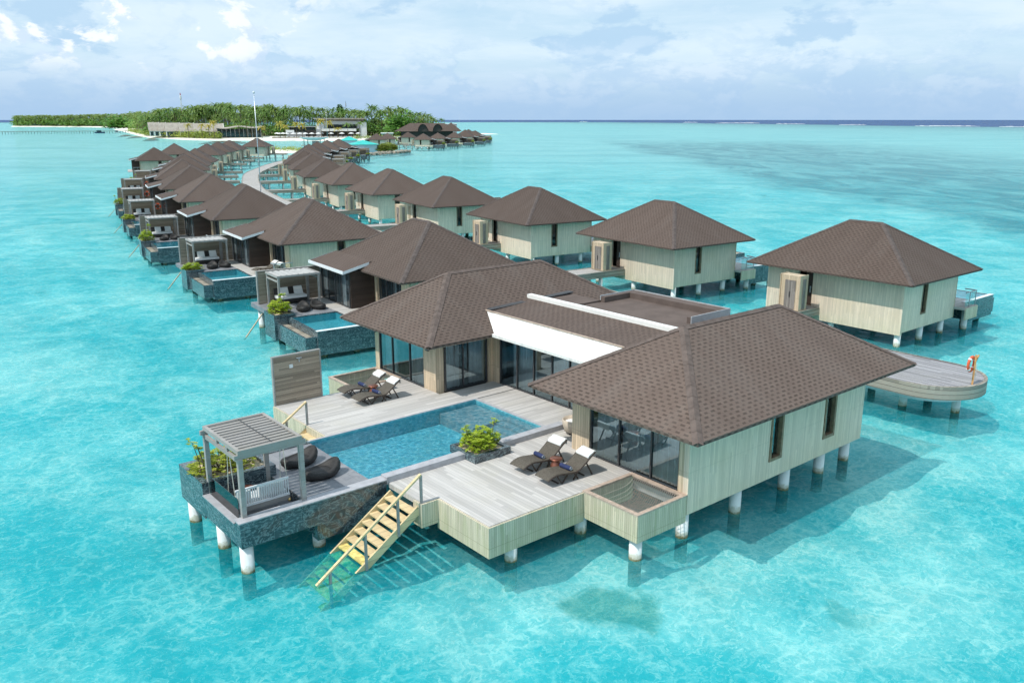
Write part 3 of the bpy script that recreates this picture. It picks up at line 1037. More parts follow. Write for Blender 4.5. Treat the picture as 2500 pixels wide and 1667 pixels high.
# decks
mb = MB().box(13.9, 20.05, 17.8, 22.30, 1.44, 1.60).box(13.28, 13.899, 20.35, 22.30, 1.44, 1.60)
mb.build('deck', 'deck_boards_cross', pv)
mb = MB().box(20.052, 22.84, 20.71, 22.30, 1.44, 1.60).box(20.76, 22.84, 22.302, 27.30, 1.44, 1.60).box(13.75, 22.84, 27.37, 28.84, 1.44, 1.60).box(13.75, 19.87, 28.842, 31.85, 1.44, 1.60)
mb.build('deck', 'deck_boards', pv)
mb = MB()
for bx in ((13.83, 13.898, 17.73, 20.34, 0.60), (13.9, 17.66, 17.73, 17.798, 0.60), (13.21, 13.278, 20.28, 20.75, 0.80), (13.28, 13.828, 20.28, 20.348, 0.80), (13.68, 13.748, 27.4, 31.92, 0.85), (13.75, 17.36, 31.852, 31.92, 0.85)):
    MB().box(*bx, 1.575).build('deck_fascia', 'timber_fascia', pv)
mb = MB().box(14.0, 20.0, 17.9, 22.2, 1.05, 1.438).box(13.85, 22.6, 27.6, 31.75, 1.05, 1.438).box(20.1, 29.8, 15.8, 20.4, 1.0, 1.29).box(20.5, 29.8, 29.2, 34.0, 1.0, 1.29).box(23.1, 29.8, 20.9, 28.9, 1.0, 1.29).box(13.5, 14.6, 20.5, 21.5, 0.78, 1.04)
mb.build('floor_beam', 'concrete', pv)


def net_bay(x0, x1, y0, y1, open_y):
    rim = MB()
    wd = 0.15
    rim.box(x0, x1, y0, y0 + wd, 1.585, 1.645).box(x0, x1, y1 - wd, y1, 1.585, 1.645).box(x0, x0 + wd, y0 + wd, y1 - wd, 1.585, 1.645).box(x1 - wd, x1, y0 + wd, y1 - wd, 1.585, 1.645)
    rm = rim.build('net_rim', 'rim_timber', pv)
    fa = MB()
    fa.box(x0 + .01, x0 + .08, y0 + .01, y1 - .01, 0.72, 1.583)
    if open_y > 0:
        fa.box(x0 + .082, x1 - .01, y0 + .01, y0 + .08, 0.72, 1.583)
        fa.box(x0 + .082, x1 - .01, y1 - .08, y1 - .01, 0.72, 1.583)
    else:
        fa.box(x0 + .082, x1 - .01, y1 - .08, y1 - .01, 0.72, 1.583)
        fa.box(x0 + .082, x1 - .01, y0 + .01, y0 + .08, 0.72, 1.583)
    fa.build('net_fascia', 'timber_fascia', pv)
    nb = MB()
    a0, a1, b0, b1 = x0 + wd, x1 - wd, y0 + wd, y1 - wd

    def zz(x, y):
        u, v = (x - a0) / (a1 - a0) * 2 - 1, (y - b0) / (b1 - b0) * 2 - 1
        return 1.56 - 0.62 * (1 - abs(u) ** 5) * (1 - abs(v) ** 5)
    n, k = 26, 12
    t = 0.008
    for i in range(n + 1):
        for ax in (0, 1):
            prev = None
            for j in range(k + 1):
                s = j / k
                if ax == 0:
                    x, y = a0 + (a1 - a0) * i / n, b0 + (b1 - b0) * s
                    w_ = (t, 0)
                else:
                    y, x = b0 + (b1 - b0) * i / n, a0 + (a1 - a0) * s
                    w_ = (0, t)
                z = zz(x, y)
                cur = ((x - w_[0], y - w_[1], z), (x + w_[0], y + w_[1], z))
                if prev:
                    nb.quad(prev[0], prev[1], cur[1], cur[0])
                prev = cur
    nb.build('net', 'net_rope', pv)


net_bay(17.66, 19.94, 15.45, 17.80, 1)
net_bay(17.36, 19.87, 31.86, 34.10, -1)

# stone platform, planter and pool
mb = MB()
mb.box(8.3, 10.7, 22.3, 22.66, 0.92, 1.70).box(10.702, 13.2, 22.3, 22.66, 0.40, 1.70)
mb.box(8.3, 8.62, 22.662, 25.2, 0.92, 1.58)
mb.box(8.3, 10.75, 25.202, 25.42, 0.80, 1.98).box(8.3, 8.52, 25.422, 27.3, 0.80, 1.98).box(8.522, 10.75, 27.1, 27.3, 0.80, 1.98).box(10.55, 10.75, 25.422, 27.098, 0.80, 1.98)
mb.box(10.752, 12.93, 27.1, 27.3, 0.60, 1.64)
mb.box(8.622, 10.6, 22.662, 25.198, 0.92, 1.20).box(10.602, 12.93, 22.662, 25.198, 0.60, 1.55).box(10.77, 12.93, 25.199, 27.098, 0.60, 1.55)
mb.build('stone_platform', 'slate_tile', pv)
mb = MB().box(8.63, 10.59, 22.67, 25.19, 1.204, 1.225).box(10.58, 12.925, 22.67, 25.19, 1.554, 1.61).box(10.76, 12.925, 25.192, 27.09, 1.554, 1.61)
mb.build('stone_paving', 'slate_paving', pv)
mb = MB().box(8.27, 13.22, 22.27, 22.69, 1.704, 1.74).box(8.27, 8.65, 22.70, 25.19, 1.584, 1.61)
mb.box(13.222, 16.38, 22.302, 22.66, 1.55, 1.80).box(17.95, 21.15, 22.304, 22.66, 1.55, 1.80)
mb.box(12.93, 20.6, 27.25, 27.36, 1.40, 1.63).box(20.60, 20.75, 22.662, 27.36, 1.40, 1.62)
mb.build('pool_coping', 'coping', pv)
mb = MB()
for q in ((8.52, 10.55, 25.42, 27.1, 1.3, 1.86),):
    mb.box(*q)
mb.build('planter_bed', 'pebbles', pv)
mb = MB()
mb.box(16.38, 16.52, 21.72, 23.2, 1.602, 1.87).box(17.8, 17.95, 21.72, 23.2, 1.602, 1.87).box(16.522, 17.798, 21.72, 21.86, 1.602, 1.87).box(16.522, 17.798, 23.06, 23.2, 1.2, 1.87)
mb.box(16.39, 17.94, 22.665, 23.058, 0.6, 1.60)
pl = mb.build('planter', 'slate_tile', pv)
MB().box(16.53, 17.79, 21.87, 23.05, 1.603, 1.81).build('planter_bed', 'pebbles', pl)
mb = MB()
mb.box(12.93, 20.6, 22.662, 27.249, 0.75, 0.95)
mb.quad((12.935, 22.67, .95), (12.935, 27.24, .95), (12.935, 27.24, 1.55), (12.935, 22.67, 1.55))
mb.quad((12.935, 27.245, .95), (20.59, 27.245, .95), (20.59, 27.245, 1.62), (12.935, 27.245, 1.62))
mb.quad((20.595, 27.24, .95), (20.595, 22.67, .95), (20.595, 22.67, 1.6), (20.595, 27.24, 1.6))
mb.quad((20.59, 22.668, .95), (12.94, 22.668, .95), (12.94, 22.668, 1.6), (20.59, 22.668, 1.6))
mb.build('pool_basin', 'pool_mosaic', pv)
mb = MB()
mb.box(18.75, 20.59, 25.0, 27.24, 0.955, 1.40)
for i in range(5):
    mb.box(18.95 + i * 0.32, 20.59, 22.68, 24.99, (0.955 if i == 0 else 0.93 + i * 0.11), 1.04 + i * 0.11)
mb.build('pool_step', 'coping', pv)
MB().quad((12.93, 22.66, 1.56), (20.6, 22.66, 1.56), (20.6, 27.25, 1.56), (12.93, 27.25, 1.56)).build('pool_water', 'pool_water', pv)
mb = MB().box(8.50, 8.515, 22.85, 25.15, 1.615, 2.25)
mb.build('glass_panel', 'clear_glass', pv)
mb = MB().box(13.0, 20.6, 22.75, 27.2, 0.35, 0.748)
mb.build('pool_slab', 'concrete', pv)

for (x, y, t) in ((8.55, 22.62, .92), (8.6, 24.55, .92), (8.56, 26.95, .80), (10.95, 22.75, .40), (12.6, 25.9, .6), (15.0, 18.15, 1.05), (17.92, 18.12, 1.05), (17.98, 15.78, .72), (20.2, 15.80, 1.0), (23.0, 15.80, 1.0), (25.93, 15.82, 1.0), (28.31, 15.85, 1.0), (30.2, 15.9, 1.0), (20.3, 19.5, 1.0), (25.9, 19.8, 1.0), (30.1, 20.0, 1.0), (14.3, 31.3, 1.05), (17.7, 33.7, .72), (20.5, 33.6, 1.0), (20.4, 29.6, 1.0), (14.9, 22.9, .35), (18.2, 22.9, .35), (30.0, 33.0, 1.0), (25.6, 33.6, 1.0)):
    mb = MB()
    pile_mesh(mb, x, y, t, 0.20)
    mb.build('pile', 'pile_paint', pv, True)
rebase(pv, (19.95, 22.4, 0))

# slatted privacy screen with outdoor shower
ps = empty('privacy_screen', (14.8, 31.85, 1.6), 0, 'free-standing horizontal board screen with shower at the back edge of the pool villa deck', 'screen')
MB().box(-1.0, 1.05, 0.0, 0.10, -.75, 2.03).build('board_panel', 'screen_boards', ps)
mb = MB().box(-1.06, -1.0, -.02, .12, -.75, 2.07).box(1.05, 1.11, -.02, .12, -.75, 2.07).box(-1.0, 1.05, -.02, .12, 2.03, 2.07)
mb.build('frame', 'grey_timber', ps)
mb = MB().box(-0.32, -0.18, -.05, -.001, 1.50, 1.64)
mb.build('wall_box', 'white_trim', ps)
mb = MB().box(0.0, 0.22, -.10, -.001, 1.86, 1.88).bar((.11, -.05, 1.70), (.11, -.05, 1.875), .03)
mb.build('shower_head', 'steel', ps)


# ------------------------------------------------------------------ stairs
def staircase(x_top, y0, y1, rail_y, label, top=1.42, n=16):
    root = empty('staircase', (x_top, (y0 + y1) / 2, top), 0, label, 'stairs')
    hw = (y1 - y0) / 2
    run, rise = 0.285, 0.190
    L = n * run
    for s in (-1, 1):
        mb = MB().bar((0.05, s * (hw + .03), -0.05), (-L, s * (hw + .03), -n * rise - .05), 0.06, 0.26)
        mb.build('stringer', 'stair_timber', root)
    for i in range(n):
        xx, zz = -run * (i + 0.35), -rise * (i + 0.6)
        mb = MB().box(xx - .17, xx + .13, -hw, hw, zz - .05, zz)
        mb.build('tread', 'stair_timber' if top + zz > 0.25 else 'stair_wet', root)
    ry = rail_y - (y0 + y1) / 2
    hr = 1.0
    mb = MB().bar((0.10, ry, hr + .10), (-3.55, ry, hr + .10 - 3.65 * rise / run), 0.09, 0.06)
    mb.build('handrail', 'stair_timber', root)
    for i, xx in enumerate((0.10, -0.75, -1.9, -3.1)):
        zz = xx * rise / run
        mb = MB().bar((xx, ry, zz - (0.75 if i == 0 else .2)), (xx, ry, zz + hr - 0.0), 0.07, 0.07)
        mb.build('post', 'grey_timber', root)
    return root


staircase(13.2, 20.5, 22.0, 20.42, 'timber stairs with one handrail going down into the lagoon beside the front deck')
staircase(13.68, 27.75, 28.95, 29.02, 'timber stairs half hidden behind the pergola at the rear deck edge')

# ------------------------------------------------------------------ pergola with a swing bench
pg = empty('pergola', (9.52, 23.95, 1.2), 0, 'large grey timber pergola standing over the swing bench by the big pool', 'pergola')
hx, hy, ht = 0.95, 1.32, 2.55
for sx in (-1, 1):
    for sy in (-1, 1):
        MB().box(sx * hx - .07, sx * hx + .07, sy * hy - .07, sy * hy + .07, 0.0, ht - .2).build('post', 'grey_timber', pg)
for sy in (-1, 1):
    MB().box(-hx - .16, hx + .16, sy * hy - .05, sy * hy + .05, ht - .198, ht - .06).build('beam', 'grey_timber', pg)
mb = MB()
for sx in (-1, 1):
    mb.box(sx * hx - .05, sx * hx + .05, -hy - .05, hy + .05, ht - .058, ht + .07)
    mb.box(sx * hx - .045, sx * hx + .045, -hy + .08, hy - .08, ht - .32, ht - .2)
    for q in (-.45, .35):
        mb.box(sx * hx - .04, sx * hx + .04, q - .07, q + .07, ht - .198, ht - .06)
for sy in (-1, 1):
    mb.box(-hx + .052, hx - .052, sy * hy - .05, sy * hy + .05, ht - .058, ht + .07)
mb.build('top_frame', 'grey_timber', pg)
for i in range(11):
    q = -hy + .16 + i * (2 * hy - .32) / 10
    mb = MB().box(-hx + .054, hx - .054, q - .085, q + .055, ht - .01, ht + .022).box(-hx + .054, hx - .054, q + .06, q + .085, ht - .02, ht + .06)
    mb.build('roof_slat', 'grey_timber', pg)
MB().tube([(0.1, -hy + .06, ht + .075), (0.1, hy - .06, ht + .075)], 0.012, 5).build('cable', 'frame_metal', pg)

sw = empty('swing_bench', (9.5, 23.72, 1.225), 0, 'white and grey swing bench hanging on ropes under the big pergola', 'swing')
MB().box(-.85, .85, -.34, .34, .30, .46).build('seat', 'grey_timber', sw)
MB().box(-.80, .80, -.24, .32, .462, .60).build('cushion', 'cushion_cloth', sw)
mb = MB().box(-.85, .85, -.37, -.31, .46, .52).box(-.85, .85, -.37, -.31, 1.0, 1.06)
for i in range(24):
    q = -.82 + i * 1.64 / 23
    mb.box(q - .014, q + .014, -.355, -.325, .521, .999)
mb.build('slat_back', 'white_trim', sw)
for x_ in (-.55, .1, .5):
    mb = MB().box(x_ - .2, x_ + .2, -.28, -.16, .605, .93)
    mb.build('pillow', 'white_cloth', sw)
for sx in (-1, 1):
    for y_ in (-.33, .30):
        MB().tube([(sx * .84, y_, .40), (sx * .84, y_ * .2 - .0, 2.3)], 0.012, 5).build('rope', 'rope', sw)
        MB().lathe([(.045, .0), (.055, .05), (.03, .10)], (sx * .84, y_, .24), 8).build('knob', 'brass', sw)


# ------------------------------------------------------------------ deck furniture
def make_lounger():
    root = empty('sun_lounger')
    prof = [(-1.0, .27), (-.85, .345), (-.65, .385), (-.45, .375), (-.2, .335), (.05, .30), (.2, .30), (.32, .335), (.55, .49), (.78, .66), (.95, .775), (1.0, .80)]

    def zat(x):
        for (a, za), (b, zb) in zip(prof, prof[1:]):
            if a <= x <= b:
                return za + (zb - za) * (x - a) / (b - a)
        return prof[-1][1]
    mb = MB()
    n = 52
    for i in range(n):
        x0 = -1.0 + 2.0 * i / n
        x1 = x0 + 2.0 / n * 0.74
        z0, z1 = zat(x0), zat(x1)
        b = len(mb.v)
        for (x, z) in ((x0, z0), (x1, z1)):
            mb.v += [(x, -.33, z - .035), (x, .33, z - .035), (x, .33, z), (x, -.33, z)]
        for q in ((0, 1, 2, 3), (7, 6, 5, 4), (0, 4, 5, 1), (1, 5, 6, 2), (2, 6, 7, 3), (3, 7, 4, 0)):
            mb.f.append(tuple(b + k for k in q))
    mb.build('slatted_bed', 'lounger_wicker', root)
    for s in (-1, 1):
        pts = [(x, s * .335, z - .03) for x, z in prof]
        MB().tube(pts, 0.028, 6).build('side_rail', 'lounger_frame', root)
    for s in (-1, 1):
        for (xa, xb, za) in ((-.62, -.40, .34), (-.12, -.40, .30), (.30, .08, .30), (.62, .90, .50), (.10, .28, .28)):
            MB().bar((xa, s * .30, za), (xb, s * .30, 0.0), 0.04, 0.04).build('leg', 'lounger_frame', root)
    for x_ in (-.55, .55):
        MB().bar((x_, -.30, .05), (x_, .30, .05), .04, .04).build('crossbar', 'lounger_frame', root)
    mb = MB()
    ring = []
    for k in range(9):
        t = k / 8
        if t < .75:
            x = .70 + .40 * t
            z = zat(min(x, 1.0)) + .045 + .02 * math.sin(t * 9)
        else:
            x = 1.035
            z = .80 - (t - .75) * .6
        ring.append((x, z))
    for (xa, za), (xb, zb) in zip(ring, ring[1:]):
        mb.quad((xa, -.31, za), (xb, -.31, zb), (xb, .31, zb), (xa, .31, za))
        mb.quad((xa, .31, za - .05), (xb, .31, zb - .05), (xb, -.31, zb - .05), (xa, -.31, za - .05))
        for y_ in (-.31, .31):
            mb.quad((xa, y_, za - .05), (xb, y_, zb - .05), (xb, y_, zb), (xa, y_, za))
    mb.build('headrest', 'white_cloth', root, True)
    return root


proto_lounger = make_lounger()
tag(proto_lounger, None, 'sun lounger')
tw = empty('rolled_towel')
mb = MB()
prof = [(.0, -.24), (.05, -.24), (.075, -.22), (.08, 0), (.075, .22), (.05, .24), (.0, .24)]
mb.lathe(prof, (0, 0, 0), 14)
mb.v = [(p[0], p[2], p[1]) for p in mb.v]
mb.f = [tuple(reversed(f)) for f in mb.f]
ro = mb.build('towel_roll', 'blue_cloth', tw, True)
mb = MB()
sp_ = []
for k in range(26):
    t = k * 0.62
    r_ = .008 + .0026 * k
    sp_.append((r_ * math.cos(t), -.243, r_ * math.sin(t)))
mb.tube(sp_, .005, 4)
mb.build('towel_end', 'white_cloth', ro)
tag(tw, None, 'towel')
index_children()
used = {}
GL, GT = 'wicker sun loungers on the pool villa decks', 'rolled blue towels on loungers'
for i, (x_, y_, lab, tl) in enumerate((
        (17.98, 18.93, 'dark wicker lounger on the front deck, nearest the net', 'rolled blue towel on the lounger nearest the front net'),
        (17.98, 20.25, 'dark wicker lounger on the front deck, nearest the planter shrub', 'rolled blue towel on the front lounger nearest the planter shrub'),
        (17.35, 29.85, 'dark wicker lounger on the rear deck, on the pool side of the copper stool', 'rolled blue towel on the rear lounger nearer the pool'),
        (17.40, 31.12, 'dark wicker lounger on the rear deck, against the rear net', 'rolled blue towel on the lounger against the rear net'))):
    place(proto_lounger, used, (x_, y_, 1.60), rad((-3, 2, 1, -2)[i]), lab, GL)
    place(tw, used, (x_ + 0.02, y_ + .02, 1.60 + .38), rad((4, -3, 6, 2)[i]), tl, GT)
st = empty('side_table', (0, 0, 0))
mb = MB().lathe([(.13, 0), (.18, .06), (.195, .14), (.17, .24), (.12, .32), (.115, .36), (.19, .40)], (0, 0, 0), 20)
mb.build('body', 'copper', st, True)
MB().lathe([(.20, .40), (.215, .415), (.215, .44), (.20, .45)], (0, 0, 0), 20).build('table_top', 'copper', st, True)
tag(st, None, 'side table')
index_children()
place(st, used, (18.15, 19.58, 1.60), 0, 'copper drum stool between the two front deck loungers', 'drum stools')
place(st, used, (17.60, 30.5, 1.60), 0, 'copper drum stool between the two rear deck loungers', 'drum stools')
place(st, used, (9.55, 24.75, 1.225), 0, 'dark drum stool in the pit behind the swing bench', 'drum stools')


def make_pod():
    root = empty('wicker_pod')
    mb = MB()
    n = 28
    rings = [(.55, .0), (.80, .02), (.97, .14), (1.0, .26), (.93, .36), (.82, .38), (.70, .30), (.55, .20), (.25, .16), (0.02, .15)]
    for k, (r, z) in enumerate(rings):
        for i in range(n):
            t = 2 * math.pi * i / n
            x, y = math.cos(t), math.sin(t)
            lift = (0.26 * max(0, x) ** 2 + 0.04 * max(0, -x) ** 2 - 0.14 * y * y)
            zz = z * (1 + lift * 2.0) if z > .1 else z
            if k >= 6:
                zz = z + max(0, x) ** 2 * .12 * (r / .7)
            w_ = 0.50 * (1 - 0.15 * max(0, -x))
            mb.v.append((x * r * 0.70, y * r * w_ * 0.9, zz * 0.92))
    for k in range(len(rings) - 1):
        for i in range(n):
            j = (i + 1) % n
            mb.f.append((k * n + i, k * n + j, (k + 1) * n + j, (k + 1) * n + i))
    mb.f.append(tuple(reversed(range(n))))
    mb.build('shell', 'wicker', root, True)
    mb = MB().lathe([(0.0, .19), (.46, .19), (.50, .215), (.46, .24), (0, .245)], (0.02, 0, 0), 20, .9, .62)
    mb.build('seat_pad', 'wicker', root, True)
    return root


pod = make_pod()
tag(pod, None, 'lounge chair')
index_children()
GP = 'round black wicker lounge pods'
place(pod, used, (11.75, 25.55, 1.61), rad(8), 'black wicker lounge pod by the pool, farther from the front wall', GP)
place(pod, used, (11.85, 24.15, 1.61), rad(4), 'black wicker lounge pod by the pool, next to the front stone wall', GP)
for k in ('wicker_pod', 'wicker_pod.001'):
    pass
tc = empty('tub_chair', (21.05, 21.75, 1.60), rad(150), 'round beige cushioned tub chair half hidden behind the right pavilion corner', 'chair')
MB().lathe([(.24, .06), (.36, .12), (.43, .34), (.45, .55), (.41, .58), (.37, .42), (.30, .34)], (0, 0, 0), 20).build('shell', 'beige_cloth', tc, True)
MB().lathe([(.1, .34), (.36, .36), (.38, .42), (.34, .46), (.1, .47)], (0, 0, 0), 18).build('cushion', 'white_cloth', tc, True)
for i in range(4):
    t = i * math.pi / 2 + .7
    MB().bar((.22 * math.cos(t), .22 * math.sin(t), .08), (.28 * math.cos(t), .28 * math.sin(t), 0), .03, .03).build('leg', 'lounger_frame', tc)

# shrubs of the big villa
s1 = make_shrub('planter_shrub', 0.64, 0.60, 0.62, 230, 'shrub_leaf', 3, 2, 0.125)
tag(s1, 'bright green shrub in the small stone planter between pool and front deck', 'shrub')
s1.location = (17.15, 22.42, 1.80)
s1.scale = (1.1, 1.1, 1.15)
s2 = make_shrub('planter_shrub', 1.10, 0.84, 0.70, 330, 'shrub_leaf_yellow', 8, 5, 0.12)
tag(s2, 'yellow-green shrub filling the corner stone planter behind the big pergola', 'shrub')
s2.location = (9.35, 26.2, 1.84)


# ------------------------------------------------------------------ row villas
def row_villa(mir, pool=True):
    root = empty('stilt_villa')
    tag(root, None, 'villa')

    def mk():
        return MB(mir)
    mb = mk()
    hips = hip_roof(mb, -4.45, 4.45, -5.55, 5.55, 4.0, 6.8, 'y')
    r_ = mb.build('roof', 'shingle_dark', root)
    cb = mk()
    cap_strips(cb, hips, 0.15, 0.62)
    cb.build('ridge_cap', 'roof_cap_dark', r_)
    mb = mk()
    mb.quad((3.7, -.25, 4.50), (5.65, -.25, 4.02), (5.65, 5.2, 4.02), (3.7, 5.2, 4.50))
    mb.quad((3.7, 5.2, 4.30), (5.65, 5.2, 3.90), (5.65, -.25, 3.90), (3.7, -.25, 4.30))
    pr_ = mb.build('porch_roof', 'shingle_dark', root)
    mb = mk().box(5.652, 5.70, -.30, 5.25, 3.84, 4.04)
    mb.quad((3.9, -.28, 4.27), (5.651, -.28, 3.84), (5.651, -.28, 4.03), (3.9, -.28, 4.46))
    mb.quad((5.651, 5.23, 3.84), (3.9, 5.23, 4.27), (3.9, 5.23, 4.46), (5.651, 5.23, 4.03))
    mb.build('porch_trim', 'white_trim', pr_)
    mb = mk()
    # shell with the entrance opening left out on the walkway side
    mb.box(-3.35, -3.15, -4.6, 1.3, .75, 3.9).box(-3.35, -3.15, 2.35, 4.6, .75, 3.9).box(-3.35, -3.15, 1.302, 2.348, .75, 1.56)
    mb.box(-3.149, -1.15, -4.6, -4.4, .9, 3.9).box(-.45, 3.3, -4.6, -4.4, .9, 3.9).box(-1.148, -.452, -4.6, -4.4, .9, 1.7)
    mb.box(-3.149, 3.3, 4.4, 4.6, .9, 3.9).box(3.1, 3.3, -4.399, 4.399, .9, 3.9)
    mb.build('wall', 'timber_wall', root)
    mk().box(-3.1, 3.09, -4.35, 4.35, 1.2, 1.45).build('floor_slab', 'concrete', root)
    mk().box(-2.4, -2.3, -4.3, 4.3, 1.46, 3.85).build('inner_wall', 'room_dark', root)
    fr = mk()
    frame_ring(fr, 'y', -4.50, -1.147, -.453, 1.702, 3.895, 0.10, 0.22)
    f = fr.build('window', 'window_timber', root)
    mk().quad((-1.06, -4.46, 1.8), (-.54, -4.46, 1.8), (-.54, -4.46, 3.8), (-1.06, -4.46, 3.8)).build('pane', 'dark_glass', f)
    dr = mk().box(-3.22, -3.17, 1.33, 1.85, 1.57, 3.88).build('door', 'dark_boards', root)
    mk().box(-3.30, -3.24, 1.45, 1.50, 2.4, 2.8).build('handle', 'steel', dr)
    # louvre and the cupboard beside the door
    mb = mk()
    for i in range(12):
        mb.box(-3.40, -3.352, 3.0, 3.6, 1.9 + i * .12, 1.98 + i * .12)
    mb.build('louvre', 'timber_column', root)
    cu = mk().box(-5.5, -4.75, .85, 2.15, 1.60, 3.75).box(-5.56, -4.70, .79, .849, 1.60, 3.78).box(-5.56, -4.70, 2.151, 2.21, 1.60, 3.78).build('cupboard', 'timber_column', root)
    mb = mk().box(-5.28, -4.95, .755, .788, 1.68, 3.55)
    mb.build('cupboard_door', 'door_boards', cu)
    for dv in (1.12, 1.50):
        mb = mk().box(-5.535, -5.502, dv, dv + .36, 1.68, 3.45).build('cupboard_door', 'door_boards', cu)
    mk().box(-5.57, -5.537, 1.46, 1.475, 2.4, 2.75).box(-5.57, -5.537, 1.505, 1.52, 2.4, 2.75).build('handle', 'frame_metal', cu)
    br = mk().box(-9.7, -3.36, .75, 2.65, 1.44, 1.56).build('entry_bridge', 'walkway_boards', root)
    mk().box(-9.7, -3.40, .66, .748, 1.10, 1.60).box(-9.7, -3.40, 2.652, 2.74, 1.10, 1.60).build('bridge_fascia', 'jetty_fascia', br)
    mb = mk()
    for u_ in (-8.2, -5.6):
        pile_mesh(mb, u_, 1.0, 1.43, .15)
        pile_mesh(mb, u_, 2.4, 1.43, .15)
    mb.build('bridge_pile', 'pile_paint', br, True)
    for (u_, v_) in ((-3.0, -4.3), (-.3, -4.3), (2.4, -4.3), (-3.0, 0), (2.4, 0), (-3.0, 4.3), (2.4, 4.3), (4.6, -4.8)):
        mb = mk()
        pile_mesh(mb, u_, v_, 1.19, .19)
        mb.build('pile', 'pile_paint', root, True)
    # glazed porch room
    mb = mk().box(3.301, 5.1, -.06, .04, 1.60, 3.92).build('porch_wall', 'dark_boards', root)
    fr = mk()
    frame_ring(fr, 'x', 5.12, .05, 4.5, 1.60, 3.90, 0.07, 0.10)
    for q in (1.2, 2.3, 3.4):
        fr.box(5.08, 5.16, q - .03, q + .03, 1.671, 3.829)
    f = fr.build('window', 'frame_metal', root)
    mk().quad((5.12, .1, 1.65), (5.12, 4.45, 1.65), (5.12, 4.45, 3.85), (5.12, .1, 3.85)).build('pane', 'curtained_glass', f)
    mk().box(3.301, 5.1, 4.42, 4.52, 1.60, 3.92).build('porch_wall', 'timber_column', root)
    fr = mk()
    frame_ring(fr, 'x', 3.33, -3.55, -.45, 1.60, 3.88, 0.07, 0.07)
    for q in (-2.5, -1.5):
        fr.box(3.30, 3.372, q - .03, q + .03, 1.671, 3.809)
    f = fr.build('window', 'frame_metal', root)
    mk().quad((3.34, -3.5, 1.65), (3.34, -.5, 1.65), (3.34, -.5, 3.83), (3.34, -3.5, 3.83)).build('pane', 'curtained_glass', f)
    mk().box(3.302, 3.50, -.40, -.09, 1.0, 3.9).build('facade_post', 'timber_column', root)
    mk().box(3.302, 3.42, -4.6, -3.56, .9, 3.9).build('facade_post', 'timber_column', root)
    # deck
    dk = mk().box(3.31, 6.15, -4.45, 5.6, 1.45, 1.598).box(3.31, 4.9, -5.3, -4.452, 1.45, 1.598).build('deck', 'deck_boards', root)
    mk().box(3.30, 4.9, -5.37, -5.302, .85, 1.60).build('deck_fascia', 'timber_fascia', dk)
    mk().box(4.902, 4.97, -5.37, -4.46, .85, 1.60).build('deck_fascia', 'timber_fascia', dk)
    rl = mk().box(3.4, 4.88, -5.24, -5.18, 2.52, 2.58).box(4.82, 4.88, -5.179, -4.5, 2.52, 2.58).box(4.0, 4.04, -5.23, -5.19, 1.6, 2.52).box(4.83, 4.87, -5.23, -5.19, 1.6, 2.52).build('railing', 'grey_trim', root)
    mk().quad((3.42, -5.21, 1.66), (4.85, -5.21, 1.66), (4.85, -5.21, 2.50), (3.42, -5.21, 2.50)).build('glass_panel', 'clear_glass', rl)
    if pool:
        mb = mk()
        mb.box(4.98, 9.2, -4.58, -4.46, .25, 1.62).box(6.16, 9.2, -4.459, -4.33, .25, 1.60).box(9.08, 9.2, -4.329, -.2, .25, 1.60).box(6.16, 9.079, -.32, -.2, .25, 1.62).box(6.16, 6.28, -4.329, -.321, .25, 1.62).box(6.281, 9.079, -4.329, -.321, .25, .45)
        mb.box(9.201, 9.86, -4.40, -4.28, .35, 1.30).box(9.75, 9.86, -4.279, .0, .35, 1.30).box(9.201, 9.749, -4.279, .0, .35, 1.10)
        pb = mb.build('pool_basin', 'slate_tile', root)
        mk().box(4.98, 9.22, -4.60, -4.32, 1.622, 1.65).build('pool_edge', 'white_trim', pb)
        mk().box(9.21, 9.74, -4.27, 0.0, 1.102, 1.16).build('gravel_bed', 'rock', pb)
        mk().box(6.281, 9.079, -4.328, -.322, 1.0, 1.15).box(6.282, 6.30, -4.327, -.323, 1.151, 1.56).box(9.06, 9.078, -4.327, -.323, 1.151, 1.56).box(6.301, 9.059, -.345, -.323, 1.151, 1.56).box(6.301, 9.059, -4.327, -4.305, 1.151, 1.56).build('pool_lining', 'pool_mosaic', pb)
        mk().quad((6.28, -4.33, 1.585), (9.08, -4.33, 1.585), (9.08, -.32, 1.585), (6.28, -.32, 1.585)).build('pool_water', 'pool_water_still', root)
        mb = mk()
        mb.box(8.72, 8.86, .0, 1.75, .30, 1.78).box(9.9, 10.04, .0, 1.75, .30, 1.78).box(8.861, 9.899, .0, .14, .30, 1.78).box(8.861, 9.899, 1.61, 1.75, .30, 1.78)
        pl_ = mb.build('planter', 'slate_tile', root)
        mk().box(8.861, 9.899, .141, 1.609, 1.2, 1.70).build('planter_bed', 'pebbles', pl_)
        mk().box(6.16, 8.71, -.19, 5.6, 1.35, 1.602).build('stone_terrace', 'slate_paving', root)
        mk().box(8.72, 9.6, 1.76, 5.6, 1.30, 1.58).build('stone_terrace', 'slate_paving', root)
        sc_ = mk().box(5.2, 9.35, 4.62, 4.72, 1.1, 3.68).build('privacy_screen', 'screen_boards', root)
        mk().box(5.12, 5.198, 4.58, 4.76, 1.1, 3.72).box(9.352, 9.43, 4.58, 4.76, 1.1, 3.72).box(6.0, 6.1, 4.54, 4.619, 1.6, 3.72).box(5.2, 9.35, 4.58, 4.76, 3.682, 3.72).build('screen_post', 'grey_timber', sc_)
        mk().bar((9.65, 3.3, 1.25), (11.0, 2.95, -.15), .07, .06).build('handrail', 'timber_column', root)
